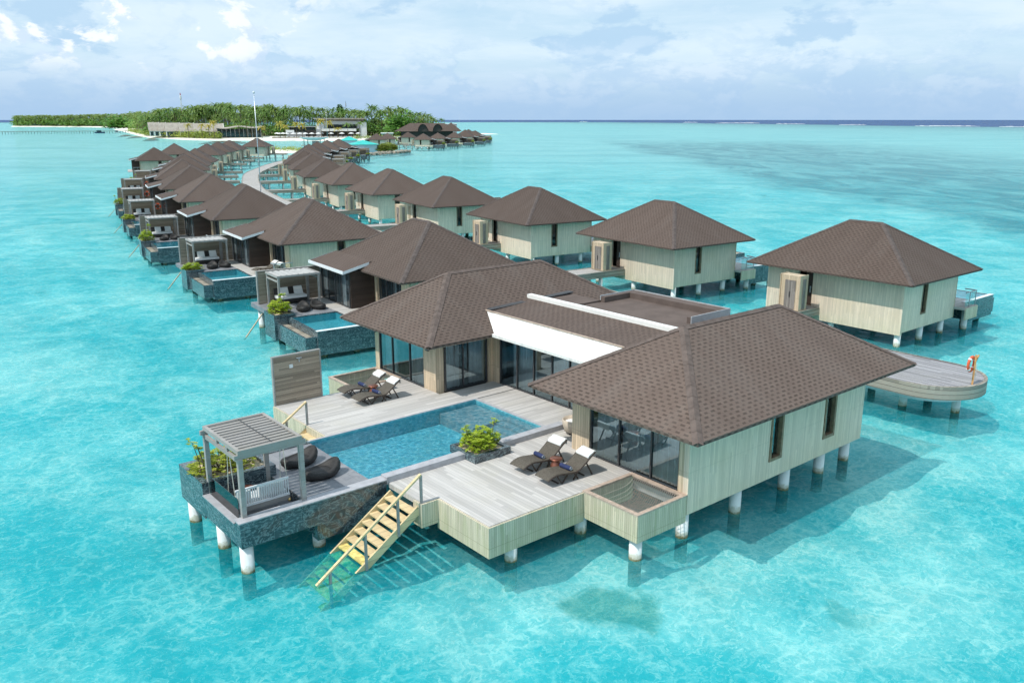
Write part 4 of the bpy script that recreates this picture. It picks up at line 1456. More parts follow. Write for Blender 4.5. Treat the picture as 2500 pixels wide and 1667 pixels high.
        for (u_, v_) in ((8.6, -3.9), (6.6, -3.9), (8.4, -.8), (9.3, 1.0), (9.2, 4.9), (6.6, 4.6)):
            mb = mk()
            pile_mesh(mb, u_, v_, 1.2 if v_ > 1.2 else .3, .19)
            mb.build('pile', 'pile_paint', root, True)
    return root


def row_pergola(mir):
    root = empty('pergola')
    tag(root, None, 'pergola')

    def mk():
        return MB(mir)
    for x_ in (-1.3, 1.3):
        for y_ in (-1.0, 1.0):
            mk().box(x_ - .06, x_ + .06, y_ - .06, y_ + .06, 0, 1.98).build('post', 'grey_timber', root)
    mb = mk().box(-1.4, 1.4, -1.08, -.98, 1.982, 2.10).box(-1.4, 1.4, .98, 1.08, 1.982, 2.10).box(-1.4, -1.3, -.979, .979, 1.982, 2.10).box(1.3, 1.4, -.979, .979, 1.982, 2.10)
    mb.box(-1.37, -1.31, -.93, .93, 1.70, 1.80).box(1.31, 1.37, -.93, .93, 1.70, 1.80)
    mb.build('top_frame', 'grey_timber', root)
    mb = mk()
    n = 14
    for i in range(n):
        x0 = -1.29 + 2.58 * i / n
        x1 = x0 + 2.58 / n
        z0 = 2.07 + (.05 if i % 2 else -.01)
        z1 = 2.07 + (-.01 if i % 2 else .05)
        mb.quad((x0, -.97, z0), (x1, -.97, z1), (x1, .97, z1), (x0, .97, z0))
    mb.build('shade_cloth', 'canopy_cloth', root)
    return root


def daybed(mir):
    root = empty('daybed')
    tag(root, None, 'daybed')

    def mk():
        return MB(mir)
    mk().box(-.95, .95, -.42, .42, .12, .34).build('base', 'wicker', root)
    mk().box(-.93, .93, -.40, .40, .342, .50).build('cushion', 'white_cloth', root)
    mk().box(-.95, .95, .421, .50, .12, .95).build('backrest', 'wicker', root)
    for x_ in (-.6, .35):
        mb = mk()
        mb.quad((x_ - .28, .12, .51), (x_ + .28, .12, .51), (x_ + .28, .36, .98), (x_ - .28, .36, .98))
        mb.quad((x_ + .28, .26, .51), (x_ - .28, .26, .51), (x_ - .28, .40, .96), (x_ + .28, .40, .96))
        mb.quad((x_ - .28, .12, .51), (x_ - .28, .36, .98), (x_ - .28, .40, .96), (x_ - .28, .26, .51))
        mb.quad((x_ + .28, .36, .98), (x_ + .28, .12, .51), (x_ + .28, .26, .51), (x_ + .28, .40, .96))
        mb.quad((x_ - .28, .36, .98), (x_ + .28, .36, .98), (x_ + .28, .40, .96), (x_ - .28, .40, .96))
        mb.build('pillow', 'white_cloth', root)
    return root


def make_buoy():
    root = empty('lifebuoy')
    tag(root, None, 'lifebuoy')
    mb = MB()
    n, k = 28, 10
    for i in range(n):
        t = 2 * math.pi * i / n
        for j in range(k):
            s = 2 * math.pi * j / k
            r = .30 + .085 * math.cos(s)
            mb.v.append((r * math.cos(t), .06 * math.sin(s), r * math.sin(t)))
    for i in range(n):
        for j in range(k):
            mb.f.append((i * k + j, i * k + (j + 1) % k, ((i + 1) % n) * k + (j + 1) % k, ((i + 1) % n) * k + j))
    mb.build('ring', 'buoy_orange', root, True)
    for a in range(4):
        mb = MB()
        pts = []
        for i in range(5):
            t = a * math.pi / 2 + .6 + i * .06
            pts.append((.30 * math.cos(t), 0, .30 * math.sin(t)))
        mb.tube(pts, [.088] * 5, 8)
        mb.build('band', 'white_trim', root)
    return root


LEFT = [(30.55, 45.95, 85.0), (32.0, 64.6, 83.5), (34.4, 83.3, 80.5), (38.4, 103.1, 79.0), (42.9, 122.4, 76.5), (48.7, 142.3, 73.0), (56.9, 164.9, 70.0), (62.9, 180.3, 67.0), (70.0, 195.3, 64.0), (85.8, 230.5, 59.0), (96.6, 250.5, 57.0), (106.0, 265.5, 55.0), (125.7, 290.2, 52.0)]
RIGHT = [(51.75, 27.35, 89.5), (52.75, 44.7, 85.5), (54.2, 62.0, 82.0), (56.9, 80.1, 80.0), (60.0, 97.3, 78.0), (64.4, 115.3, 76.0), (69.3, 132.8, 72.0), (77.2, 153.2, 69.0), (85.0, 172.3, 66.0), (95.2, 192.0, 63.0), (105.8, 211.5, 60.0), (119.2, 232.8, 57.5), (129.8, 247.0, 54.0), (141.4, 260.8, 52.0)]
ORD = ['first', 'second', 'third', 'fourth', 'fifth', 'sixth', 'seventh', 'eighth', 'ninth', 'tenth', 'eleventh', 'twelfth', 'thirteenth', 'fourteenth']


def wpos(row, side, u, v):
    cx, cy_, th = row
    t = rad(th)
    vx, vy = math.cos(t), math.sin(t)
    ux, uy = (vy, -vx) if side == 'R' else (-vy, vx)
    return (cx + u * ux + v * vx, cy_ + u * uy + v * vy)


vl, vr = row_villa(True), row_villa(False)
vls = row_villa(True, False)
pl_, pr_ = row_pergola(True), row_pergola(False)
pr_perg = pr_
dl = daybed(True)
buoy = make_buoy()
shrub_a = make_shrub('planter_shrub', 0.66, 0.82, 0.8, 190, 'shrub_leaf', 21, 2, 0.17)
shrub_b = make_shrub('planter_shrub', 0.66, 0.82, 0.62, 180, 'shrub_leaf', 33, 0, 0.17)
for s in (shrub_a, shrub_b):
    tag(s, None, 'shrub')
index_children()
GV, GPE, GSH = 'brown roofed stilt villas along the boardwalk', 'pergolas on the villa pool decks', 'shrubs in the villa planters'
for side, rows in (('L', LEFT), ('R', RIGHT)):
    for i, rw in enumerate(rows):
        rz = rad(rw[2] - 90)
        if side == 'L':
            wh = f'{ORD[i]} left-row villa from the big pool villa'
            lab = f'brown-roofed stilt villa, {ORD[i]} in the left-row counted from the big pool villa'
        else:
            wh = f'{ORD[i]} right-row villa from the round jetty end'
            lab = f'brown-roofed stilt villa, {ORD[i]} in the right-row counted from the round jetty end'
        pool = not (side == 'L' and i >= 7)
        place((vl if pool else vls) if side == 'L' else vr, used, (rw[0], rw[1], 0), rz, lab, GV)
        if not pool:
            continue
        if side == 'R' and i < 9 and i not in ():
            vis = False
        else:
            vis = True
        if not vis:
            continue
        x_, y_ = wpos(rw, side, 7.55, 3.25)
        place(pl_ if side == 'L' else pr_, used, (x_, y_, 1.602), rz, f'slatted grey pergola at the {wh}', GPE)
        x_, y_ = wpos(rw, side, 9.38, .87)
        place((shrub_a, shrub_b)[i % 2], used, (x_, y_, 1.70), rz + i * 1.3, f'green shrub in the planter of the {wh}', GSH, (1, 1, (1.0, .8, 1.15, .9)[i % 4]))
        if side == 'L' and i < 6:
            x_, y_ = wpos(rw, side, 7.5, 3.95)
            place(dl, used, (x_, y_, 1.602), rz, f'white cushioned daybed under the pergola of the {wh}', 'pergola daybeds')
            for k, (u_, v_) in enumerate(((7.75, 1.2), (6.75, 1.3))):
                x_, y_ = wpos(rw, side, u_, v_)
                place(pod, used, (x_, y_, 1.602), rz + rad(70 + 25 * k), f'black wicker pod, {("nearer the planter", "nearer the glass")[k]}, at the {wh}', GP)
for i in (3, 4, 5):
    x_, y_ = wpos(LEFT[i], 'L', 5.62, 4.40)
    place(buoy, used, (x_, y_, 2.75), rad(LEFT[i][2] - 90), f'orange lifebuoy on the screen of the {ORD[i]} left-row villa from the pool villa', 'orange lifebuoys')
for k in (0, 1):
    x_, y_ = wpos(LEFT[1], 'L', 4.75, -3.9 + k * 1.1)
    place(proto_lounger, used, (x_, y_, 1.60), rad(LEFT[1][2] - 90 + 12), f'lounger with white headrest on the second left-row villa deck, {("by the rail", "by the window")[k]}', 'loungers on the row villa deck')
# two villas standing apart at the outer end of the left row
for (x_, y_, th, lab) in ((65.5, 209.0, 74.0, 'lone stilt villa nearest the open lagoon at the far end of the left-row'), (81.0, 233.5 + 8, 70.0, 'stilt villa peeping out between the lone outer villa and the curved left-row')):
    place(vls, used, (x_, y_, 0), rad(th - 90), lab, GV)

# ------------------------------------------------------------------ boardwalk
WK = [(39.35, 22.0), (39.6, 32.0), (41.1, 45.3), (43.1, 63.2), (45.7, 81.8), (49.2, 100.2), (53.6, 119.0), (58.9, 137.6), (64.2, 152.0), (69.2, 164.2), (77.4, 182.4), (88.2, 201.0), (98.5, 217.5), (110, 233.5), (124, 251.5), (138, 267), (152, 280), (168, 296), (186, 322), (200, 345)]


def spline(P, n):
    out = []
    for i in range(len(P) - 1):
        p0, p1, p2, p3 = P[max(i - 1, 0)], P[i], P[i + 1], P[min(i + 2, len(P) - 1)]
        for k in range(n):
            t = k / n
            out.append(tuple(0.5 * ((2 * p1[a]) + (-p0[a] + p2[a]) * t + (2 * p0[a] - 5 * p1[a] + 4 * p2[a] - p3[a]) * t * t + (-p0[a] + 3 * p1[a] - 3 * p2[a] + p3[a]) * t ** 3) for a in (0, 1)))
    out.append(P[-1])
    return out


cl = spline(WK, 6)


def offs(cl, o):
    r = []
    for i, p in enumerate(cl):
        a, b = cl[max(i - 1, 0)], cl[min(i + 1, len(cl) - 1)]
        dx, dy = b[0] - a[0], b[1] - a[1]
        L = math.hypot(dx, dy)
        r.append((p[0] - dy / L * o, p[1] + dx / L * o))
    return r


def ribbon(mb, l, r, z0, z1):
    for i in range(len(l) - 1):
        a, b, c, d_ = r[i], r[i + 1], l[i + 1], l[i]
        mb.quad((*a, z1), (*b, z1), (*c, z1), (*d_, z1))
        mb.quad((*d_, z0), (*c, z0), (*b, z0), (*a, z0))
        mb.quad((*a, z0), (*b, z0), (*b, z1), (*a, z1))
        mb.quad((*c, z0), (*d_, z0), (*d_, z1), (*c, z1))


mb = MB()
ribbon(mb, offs(cl, 1.5), offs(cl, -1.5), 1.42, 1.60)
wk = tag(mb.build('walkway', 'walkway_boards'), None, None, None, 'structure')
mb = MB()
ribbon(mb, offs(cl, 1.62), offs(cl, 1.502), 1.10, 1.66)
ribbon(mb, offs(cl, -1.502), offs(cl, -1.62), 1.10, 1.66)
mb.build('edge_board', 'jetty_fascia', wk)
mb = MB()
for i in range(3, len(cl) - 1, 2):
    for o in (1.2, -1.2):
        q = offs(cl, o)[i]
        pile_mesh(mb, q[0], q[1], 1.40, .16)
mb.build('pile', 'pile_paint', wk, True)
# round jetty end
poly = []
for i in range(25):
    t = math.pi + math.pi * i / 24
    poly.append((39.35 + 2.30 * math.cos(t) * 1.02, 16.9 + 2.25 * math.sin(t)))
poly = poly + [(41.65, 21.99), (37.05, 21.99)]
je = empty('round_jetty_end', (39.35, 18, 0), 0, 'rounded weathered plank platform at the end of the boardwalk behind the pool villa', 'jetty')
loc = [(p[0] - 39.35, p[1] - 18) for p in poly]
MB().prism(loc, 1.44, 1.60).build('deck', 'jetty_boards', je)
big = [(p[0] * 1.03, p[1] * 1.03 if p[1] < 0 else p[1]) for p in loc]
mb = MB()
n = len(loc)
for i in range(n - 2):
    j = i + 1
    for (z0, z1) in ((1.02, 1.63),):
        mb.quad((*big[i], z0), (*big[j], z0), (*big[j], z1), (*big[i], z1))
        mb.quad((*big[i], z1), (*big[j], z1), (*[q * .985 for q in loc[j]], z1), (*[q * .985 for q in loc[i]], z1))
        mb.quad((*big[j], z0), (*big[i], z0), (*loc[i], z0), (*loc[j], z0))
mb.quad((*loc[n - 1], 1.02), (*big[0], 1.02), (*big[0], 1.63), (*loc[n - 1], 1.63))
mb.quad((*big[n - 3], 1.02), (*loc[n - 2], 1.02), (*loc[n - 2], 1.63), (*big[n - 3], 1.63))
mb.build('edge_board', 'jetty_fascia', je)
MB().prism([(p[0] * .86, p[1] * .86) for p in loc], .78, 1.015).build('concrete_slab', 'white_trim', je)
for (x_, y_) in ((0.05, -2.4), (-.9, -.4), (1.3, -.6), (-1.2, 2.2), (1.2, 2.2)):
    mb = MB()
    pile_mesh(mb, x_, y_, .775, .19)
    mb.build('pile', 'pile_paint', je, True)
bs = empty('lifebuoy_post', (38.9, 14.98, 1.63), 0, 'leaning orange post at the tip of the round jetty end holding a lifebuoy', 'post')
MB().bar((0, -.14, -.5), (.06, -.12, 1.32), .08, .06).build('post', 'post_orange', bs)
MB().bar((.03, -.12, 1.0), (.3, -.14, 1.28), .06, .05).build('bracket', 'post_orange', bs)
MB().tube([(.05, -.2, .9), (.0, -.22, .55), (.08, -.2, .25), (.05, -.19, .75)], .014, 5).build('rope', 'rope', bs)
place(buoy, used, (38.78, 14.95, 2.55), rad(0), 'orange lifebuoy hanging on the post at the round jetty end', 'orange lifebuoys')


# ------------------------------------------------------------------ masts
def mast(loc, h, label, r=.085):
    hr = r / .085
    root = empty('lamp_mast', loc, 0, label, 'mast')
    MB().tube([(0, 0, 0), (0, 0, h)], [r, r * .55], 10).build('pole', 'steel', root, True)
    MB().lathe([(.05, 0), (.14 * hr, .06), (.18 * hr, .2), (.14 * hr, .32), (.05, .38)], (0, 0, h - .1), 12).build('lamp_head', 'white_trim', root, True)
    MB().lathe([(.3, 0), (.3, .08), (.14, .14)], (0, 0, 0), 12).build('base', 'steel', root)
    return root


mast((57.2, 131.9, 1.6), 15.4, 'tall thin steel mast rising from the curved boardwalk')
mast((238, 452, 1.6), 17.5, 'slim steel mast in front of the white beach club')
mast((330.5, 451, .5), 15.5, 'slim white mast among the distant dark roofed villas', .06)
index_children()

# ------------------------------------------------------------------ the island far behind
def pol(px, dd):
    """ground point at a bearing (given as the offset on a 2151-unit tangent line) and a distance"""
    a = YAW - math.atan((px - 1250) / 2151.0)
    return (dd * math.cos(a), dd * math.sin(a))


def facing(px):
    """rotation that turns local +Y away from the viewer along that bearing"""
    return YAW - math.atan((px - 1250) / 2151.0) - math.pi / 2


S = [(352, 1300), (272, 956), (213, 706), (206, 648), (203, 565), (229, 532), (246, 508), (285, 482), (322, 470), (372, 480), (420, 560)]
V = [(380, 1260), (300, 960), (236, 722), (232, 655), (246, 612), (262, 592), (278, 570), (312, 530), (345, 505), (378, 512), (415, 575)]
def offs_out(c_):
    return offs(c_, -14.0)


V0 = [(a * .55 + b[0] * .45, c * .55 + b[1] * .45) for (a, c), b in zip(S, V)]
mb = MB()
for L0, L1, z0, z1 in ((S, V0, -0.12, 1.0), (V0, V, 1.0, 1.7)):
    a_, b_ = spline(L0, 5), spline(L1, 5)
    for i in range(len(a_) - 1):
        mb.quad((*a_[i + 1], z0), (*a_[i], z0), (*b_[i], z1), (*b_[i + 1], z1))
for i in range(len(spline(S, 5)) - 1):
    a_ = spline(S, 5)
    o_ = offs_out(a_)
    mb.quad((*o_[i + 1], -1.25), (*o_[i], -1.25), (*a_[i], -.12), (*a_[i + 1], -.12))
tag(mb.build('beach', 'white_sand', None, True), kind='structure')
front = [pol(30, 1900), pol(110, 1830), pol(200, 1750), pol(262, 1640), pol(300, 1400)]
back = [pol(1068, 680), pol(1045, 1000), pol(800, 1500), pol(300, 2300), pol(35, 2100)]
gp = front + spline(V, 5) + back
mb = MB()
mb.quad(*[(p[0], p[1], 1.5) for p in gp])
tag(mb.build('island_ground', 'island_soil'), kind='structure')
mb = MB()
fs_ = [pol(20, 1880), pol(110, 1805), pol(200, 1725), pol(266, 1610), pol(292, 1400), pol(296, 1330)]
fi_ = front + [pol(310, 1330)]
for i in range(5):
    mb.quad((*fs_[i + 1], -1.2), (*fs_[i], -1.2), (*fi_[i], 1.6), (*fi_[i + 1], 1.6))
tag(mb.build('rear_beach', 'white_sand'), kind='structure')


# palms
def frond(mb, rng, base, ang, ln, rise, droop, wd, seg=6):
    dx, dy = math.cos(ang), math.sin(ang)
    pts = []
    for k in range(seg + 1):
        t = k / seg
        r = ln * t * (1 - .18 * t * t)
        z = ln * (rise * t - droop * t * t)
        pts.append(Vector((base[0] + dx * r, base[1] + dy * r, base[2] + z)))
    side = Vector((-dy, dx, 0))
    for k in range(seg):
        t = (k + .5) / seg
        w_ = wd * (0.45 + 1.1 * t) * (1.25 - t) * 1.35
        a, b = pts[k], pts[k + 1]
        d_ = (b - a)
        for sg in (1, -1):
            tip = side * sg * w_ + Vector((0, 0, -w_ * .28)) + d_ * .8
            mb.quad(a, a + d_ * .55, a + d_ * .45 + tip, a + d_ * .05 + tip * .85)
            mb.quad(a + d_ * .5, b, b + tip * .9, a + d_ * .6 + tip * .95)


def make_palm(h, leafm, seed, nf=17, ln=3.9):
    rng = random.Random(seed)
    root = empty('coconut_palm')
    tag(root, None, 'palm')
    lean = rng.uniform(-.8, .8), rng.uniform(-.8, .8)
    pts = [(lean[0] * t * t, lean[1] * t * t, h * t) for t in (0, .25, .5, .75, 1)]
    MB().tube(pts, [.26, .20, .17, .15, .13], 6).build('trunk', 'bark', root, True)
    mb = MB()
    for i in range(nf):
        a = i * 2.399 + rng.uniform(-.2, .2)
        lv = i / nf
        frond(mb, rng, pts[-1], a, ln * rng.uniform(.8, 1.1), 1.05 - 1.0 * lv + rng.uniform(-.1, .1), .62 + .12 * lv, .50)
    mb.build('crown', leafm, root)
    return root


palms = [make_palm(16, 'palm_leaf', 41 + i, 20 + i, 4.9 + .25 * i) for i in range(4)]
palm_y = make_palm(9, 'palm_leaf_yellow', 61, 20, 4.2)
index_children()
TOPS = [(30, 284), (150, 283), (250, 280), (300, 278), (380, 276), (450, 270), (500, 265), (560, 262), (620, 266), (680, 264), (740, 265), (790, 269), (830, 266), (900, 263), (980, 267), (1045, 275), (1070, 282)]
HZ = [(0, 294.7), (450, 292.6), (800, 290.8), (1050, 289.7), (1300, 289.7)]


def lerp(T, x):
    for (a, va), (b, vb) in zip(T, T[1:]):
        if a <= x <= b:
            return va + (vb - va) * (x - a) / (b - a)
    return T[0][1] if x < T[0][0] else T[-1][1]


def top_z(px, dd):
    return (13 + (lerp(HZ, px) - lerp(TOPS, px)) / 2082 * dd) * (.84 if px < 300 else .84 + .16 * min(1, (px - 300) / 100))


GPALM = 'coconut palms of the island grove'
rng = random.Random(5)
spots = []
for i in range(285):
    if i < 190:
        px = 555 + (i + rng.random()) * (1062 - 555) / 190
        dd = 640 + rng.random() * 75
    else:
        px = 345 + (i - 190 + rng.random()) * (560 - 345) / 95
        dd = 735 + rng.random() * 90
    spots.append((px, dd))
for i, (px, dd) in enumerate(spots):
    back_ = (dd - (640 if px > 555 else 735)) / 90
    hgt = (top_z(px, dd) - 1.5) * (rng.uniform(.80, 1.12) if i % 3 == 0 else rng.uniform(.38 + .30 * back_, .95)) - 1.0
    x_, y_ = pol(px, dd)
    k = hgt / 17.0
    s_ = max(.85, min(1.2, k + .1))
    place(palms[i % 4], used, (x_, y_, 1.5), rng.random() * 6.28, 'green coconut palm in the dense grove behind the beach buildings', GPALM, (s_, s_, k))
for k, (px, dd, h, lab, yel) in enumerate(((682, 572, 1.0, 'bright yellow palm at the left end of the beach umbrellas', 1), (694, 578, .8, 'low yellow-green palm just right of the bright yellow palm', 1), (722, 585, .95, 'yellow palm standing before the low grey building', 1), (736, 588, .9, 'green-gold palm by the corner of the low grey building', 1), (783, 590, 1.15, 'yellow palm by the white club upper terrace', 1), (803, 592, 1.05, 'green-gold palm at the club terrace corner', 1), (823, 580, .62, 'short yellow palm before the club balcony', 1), (848, 580, .85, 'green palm before the club balcony', 0), (877, 586, .9, 'thin palm by the white end wall of the club', 0), (520, 610, 1.05, 'yellow palm before the last thatched house', 1), (457, 630, .85, 'yellow palm in the dune scrub before the thatched houses', 1), (491, 622, .85, 'second yellow palm in the dune scrub', 1), (508, 618, .8, 'yellow palm in the dune scrub nearest the glass pavilion', 1), (582, 606, .85, 'tall palm before the left half of the glass pavilion', 0), (601, 606, 1.05, 'tall thin palm before the middle of the glass pavilion', 0), (612, 608, .9, 'palm before the right half of the glass pavilion', 0), (620, 606, .8, 'palm at the right end of the glass pavilion', 0), (637, 590, .7, 'golden palm beside the mast right of the glass pavilion', 1))):
    x_, y_ = pol(px, dd)
    src = palm_y if yel else palms[k % 4]
    h = h if yel else h * .62
    place(src, used, (x_, y_, 1.6), k * 1.7, lab, 'palms standing among the beach buildings', (.9, .9, h) if yel else (.85, .85, h))

# the far grove as one mass, left of and behind the single palms
mb, tb = MB(), MB()
for i in range(760):
    if i < 470:
        px = 34 + (i + rng.random()) * (345 - 34) / 470
        dd = lerp([(34, 1905), (110, 1835), (200, 1760), (262, 1650), (300, 1450), (345, 1150)], px) + rng.random() * 130
    else:
        px = 330 + (i - 470 + rng.random()) * (700 - 330) / 290
        dd = 850 + rng.random() * 130
    x_, y_ = pol(px, dd)
    tz = top_z(px, dd)
    z_ = 1.5 + (tz - 1.5) * rng.uniform(.40, 1.05)
    tb.tube([(x_, y_, 1), (x_, y_, z_)], .2, 3)
    nf = 9
    for q in range(nf):
        frond(mb, rng, (x_, y_, z_), q * 2.399 + rng.random(), 5.4 * rng.uniform(.8, 1.2), 1.0 - .95 * q / nf, .62, 1.1, 3)
fo = mb.build('palm_grove', 'palm_leaf')
tag(fo, None, None, None, 'stuff')
tb.build('trunk', 'bark', fo)


def leaf_mass(name, leafm, pts, kind='stuff'):
    mb = MB()
    for (x_, y_, z_, r, n) in pts:
        for i in range(n):
            u, v, w_ = rng.gauss(0, .5) * r, rng.gauss(0, .5) * r, abs(rng.gauss(0, .45)) * r
            a, t = rng.random() * 6.28, rng.uniform(-.6, .9)
            L = r * rng.uniform(.22, .42)
            p = Vector((x_ + u, y_ + v, z_ + w_))
            d_ = Vector((math.cos(a) * math.cos(t), math.sin(a) * math.cos(t), math.sin(t))) * L
            s_ = Vector((-math.sin(a), math.cos(a), rng.uniform(-.5, .5))) * L * .45
            mb.quad(p, p + d_ * .5 + s_, p + d_, p + d_ * .5 - s_)
    return tag(mb.build(name, leafm), None, None, None, kind)


pts = []
for i in range(330):
    px = 34 + rng.random() * 311
    dd = lerp([(34, 1895), (110, 1825), (200, 1745), (262, 1635), (300, 1430), (345, 1120)], px) + rng.random() * 100
    pts.append((*pol(px, dd), 1.0 + rng.random() * 6, 9, 26))
for i in range(420):
    px = 345 + rng.random() * 715
    dd = (640 if px > 555 else 735) + rng.random() * 60
    pts.append((*pol(px, dd), 1.0 + rng.random() * (7 if px > 400 else 4), 4.5, 30))
for i in range(160):
    px = 860 + rng.random() * 205
    pts.append((*pol(px, 690 + rng.random() * 40), 1.0 + rng.random() * 10, 5.5, 30))
leaf_mass('undergrowth', 'bush_leaf', pts)
pts = []
for i in range(300):
    t = rng.random()
    px = 312 + t * 222
    lo = lerp([(312, 985), (335, 860), (352, 745), (400, 672), (450, 640), (534, 600)], px)
    pts.append((*pol(px, lo + 6 + rng.random() * 22), 1.3, 2.6 + rng.random() * 1.5, 26))
leaf_mass('dune_scrub', 'scrub_leaf', pts)
pts = [(*pol(860 + rng.random() * 50, 560 + rng.random() * 10), 1.4, 2.0, 24) for i in range(24)]
pts += [(*pol(905 + rng.random() * 75, 505 + rng.random() * 30), 1.0, 3.0, 24) for i in range(30)]
leaf_mass('shore_shrubbery', 'scrub_leaf', pts)
leaf_mass('dark_bushes', 'bush_leaf', [(*pol(955 + rng.random() * 40, 600), 3 + rng.random() * 9, 6, 40) for i in range(30)] + [(*pol(268 + rng.random() * 45, 1380), 2, 12, 60) for i in range(16)])


# beach houses with big grey thatched roofs
GH = 'grey thatched beach houses in a row'
ed = [362, 374, 387, 404, 437, 461, 473, 510, 544]
for i in range(8):
    a, b = ed[i], ed[i + 1]
    m_ = (a + b) / 2
    dd = 690 - (m_ - 362) * .36
    x_, y_ = pol(m_, dd)
    wd = (b - a) / 2151 * dd * .5
    h = empty('thatched_beach_house', (x_, y_, 1.5), facing(m_), f'grey thatched beach house, {ORD[i]} along the row counted from the beach tip', 'house', GH)
    zt = 9.6 - i * .10
    mb = MB()
    mb.quad((-wd, 0, 3.6), (wd, 0, 3.6), (wd - .4, 7, zt), (-wd - .6, 7, zt))
    mb.quad((-wd - .6, 7, zt), (wd - .4, 7, zt), (wd - .4, 15, 3.6), (-wd - .6, 15, 3.6))
    mb.quad((-wd, 0, 3.3), (-wd, 0, 3.6), (-wd - .6, 7, zt), (-wd - .6, 7, zt - .4))
    mb.quad((wd, 0, 3.6), (wd, 0, 3.3), (wd - .4, 7, zt - .4), (wd - .4, 7, zt))
    mb.quad((-wd, 0, 3.3), (wd, 0, 3.3), (wd, 0, 3.6), (-wd, 0, 3.6))
    mb.build('roof', 'grey_thatch', h)
    mb = MB().bar((wd - .1, -.1, 3.5), (wd - .5, 7, zt + .06), .28, .5)
    mb.build('gable_trim', 'white_render', h)
    MB().box(-wd + .3, wd - .3, .8, 12, 0, 3.5).build('wall', 'white_render', h)
    MB().box(-wd + .9, wd - .9, .70, .79, .2, 3.0).build('window', 'dark_glass', h)
# wave roofed glass pavilion
x_, y_ = pol(582, 622)
gpv = empty('glass_pavilion', (x_, y_, 1.5), facing(582), 'low glass beach pavilion with a sagging wave shaped roof and dark interior', 'pavilion')
mb = MB()
n = 24
for i in range(n):
    xa, xb = -15 + 30 * i / n, -15 + 30 * (i + 1) / n

    def rz_(x):
        return 6.1 + .5 * math.cos(x * .33) + .02 * x
    for yy0, yy1, up_ in ((-2.5, 14, .35),):
        mb.quad((xa, yy0, rz_(xa) + up_), (xb, yy0, rz_(xb) + up_), (xb, yy1, rz_(xb) + up_ + .6), (xa, yy1, rz_(xa) + up_ + .6))
        mb.quad((xa, yy0, rz_(xa)), (xb, yy0, rz_(xb)), (xb, yy0, rz_(xb) + up_), (xa, yy0, rz_(xa) + up_))
        mb.quad((xa, yy1, rz_(xa)), (xb, yy1, rz_(xb)), (xb, yy0, rz_(xb)), (xa, yy0, rz_(xa)))
mb.build('roof', 'grey_thatch', gpv)
MB().box(-14.2, 14.2, 0, 12, 0, 5.5).build('glass_wall', 'dark_glass', gpv)
for i in range(11):
    MB().box(-14 + i * 2.8 - .12, -14 + i * 2.8 + .12, -.3, -.05, 0, 5.6).build('column', 'concrete', gpv)
# low grey building
x_, y_ = pol(735, 612)
gb = empty('low_building', (x_, y_, 1.5), facing(735), 'low flat roofed grey building between the glass pavilion and the white club', 'building')
MB().box(-10, 2.5, 0, 10, 0, 3.2).build('wall', 'concrete', gb)
MB().box(-10.5, -5, 1, 10, 3.2, 4.6).build('terrace_wall', 'white_render', gb)
MB().box(-9, 10, 2, 11, 6.6, 7.0).build('roof', 'concrete', gb)
MB().box(-8, 9, 4, 10, 3.21, 6.5).build('window', 'dark_glass', gb)
MB().box(2.6, 9.5, .5, 10, 0, 4.6).build('garage_opening', 'room_dark', gb)
MB().box(9.6, 13, .2, 10, 0, 5.2).build('side_wall', 'concrete', gb)
# white club
x_, y_ = pol(830, 628)
cb_ = empty('beach_club', (x_, y_, 1.5), facing(830), 'two storey white beach club with a thin overhanging flat roof', 'building')
mb = MB()
mb.box(-18.3, 17.5, -2, 14, 11.9, 12.5)
for i in range(13):
    xx = -12 + i * 2.2
    mb.quad((xx, -2, 11.9), (xx + 2.2, -2, 11.9), (xx + 2.2, 6, 10.2 - .15 * (i % 2)), (xx, 6, 10.2 + .15 * (i % 2)))
mb.build('roof', 'grey_thatch', cb_)
MB().box(-11, 14, 4.5, 13, 5.4, 10.4).build('upper_wall', 'white_trim', cb_)
MB().box(-9, 12, 4.3, 4.49, 5.6, 8.2).build('window', 'dark_glass', cb_)
MB().box(-13.8, 11.0, -.5, 4, 3.6, 5.3).build('balcony', 'white_render', cb_)
MB().box(-13, 14, 1.5, 12, 0, 3.59).build('ground_floor', 'room_dark', cb_)
MB().box(13.8, 18.2, -.3, 12, 0, 9.4).build('end_wall', 'white_trim', cb_)
MB().box(-16.5, -11.2, 2.5, 12, 3.6, 8.6).build('side_wall', 'white_render', cb_)
MB().box(-17, -9.5, 2, 12, 0, 3.58).build('side_base', 'white_trim', cb_)
MB().bar((13, -.8, 0), (13, -.8, 11.9), .35, .35).build('column', 'concrete', cb_)
MB().bar((11.6, -.8, 5.3), (11.6, -.8, 11.9), .25, .25).build('column', 'concrete', cb_)
mb = MB()
x_, y_ = pol(790, 600)
tr_ = empty('beach_terrace', (x_, y_, 1.0), facing(790), 'long dark timber terrace carrying the white beach umbrellas', 'terrace')
MB().box(-34, 30, 0, 22, 0, .75).build('deck', 'jetty_fascia', tr_)
mb = MB()
for i in range(20):
    xx = -32 + i * 3.2
    mb.box(xx, xx + 2.0, 1.2, 3.0, .76, 1.15)
mb.build('lounger_row', 'white_trim', tr_)
um = empty('beach_umbrella')
tag(um, None, 'umbrella')
MB().tube([(0, 0, 0), (0, 0, 2.5)], .05, 6).build('pole', 'steel', um)
MB().lathe([(1.75, 1.95), (1.75, 2.05), (1.0, 2.42), (.08, 2.75)], (0, 0, 0), 8).build('canopy', 'white_cloth', um)
index_children()
GU = 'white beach umbrellas on the club terrace'
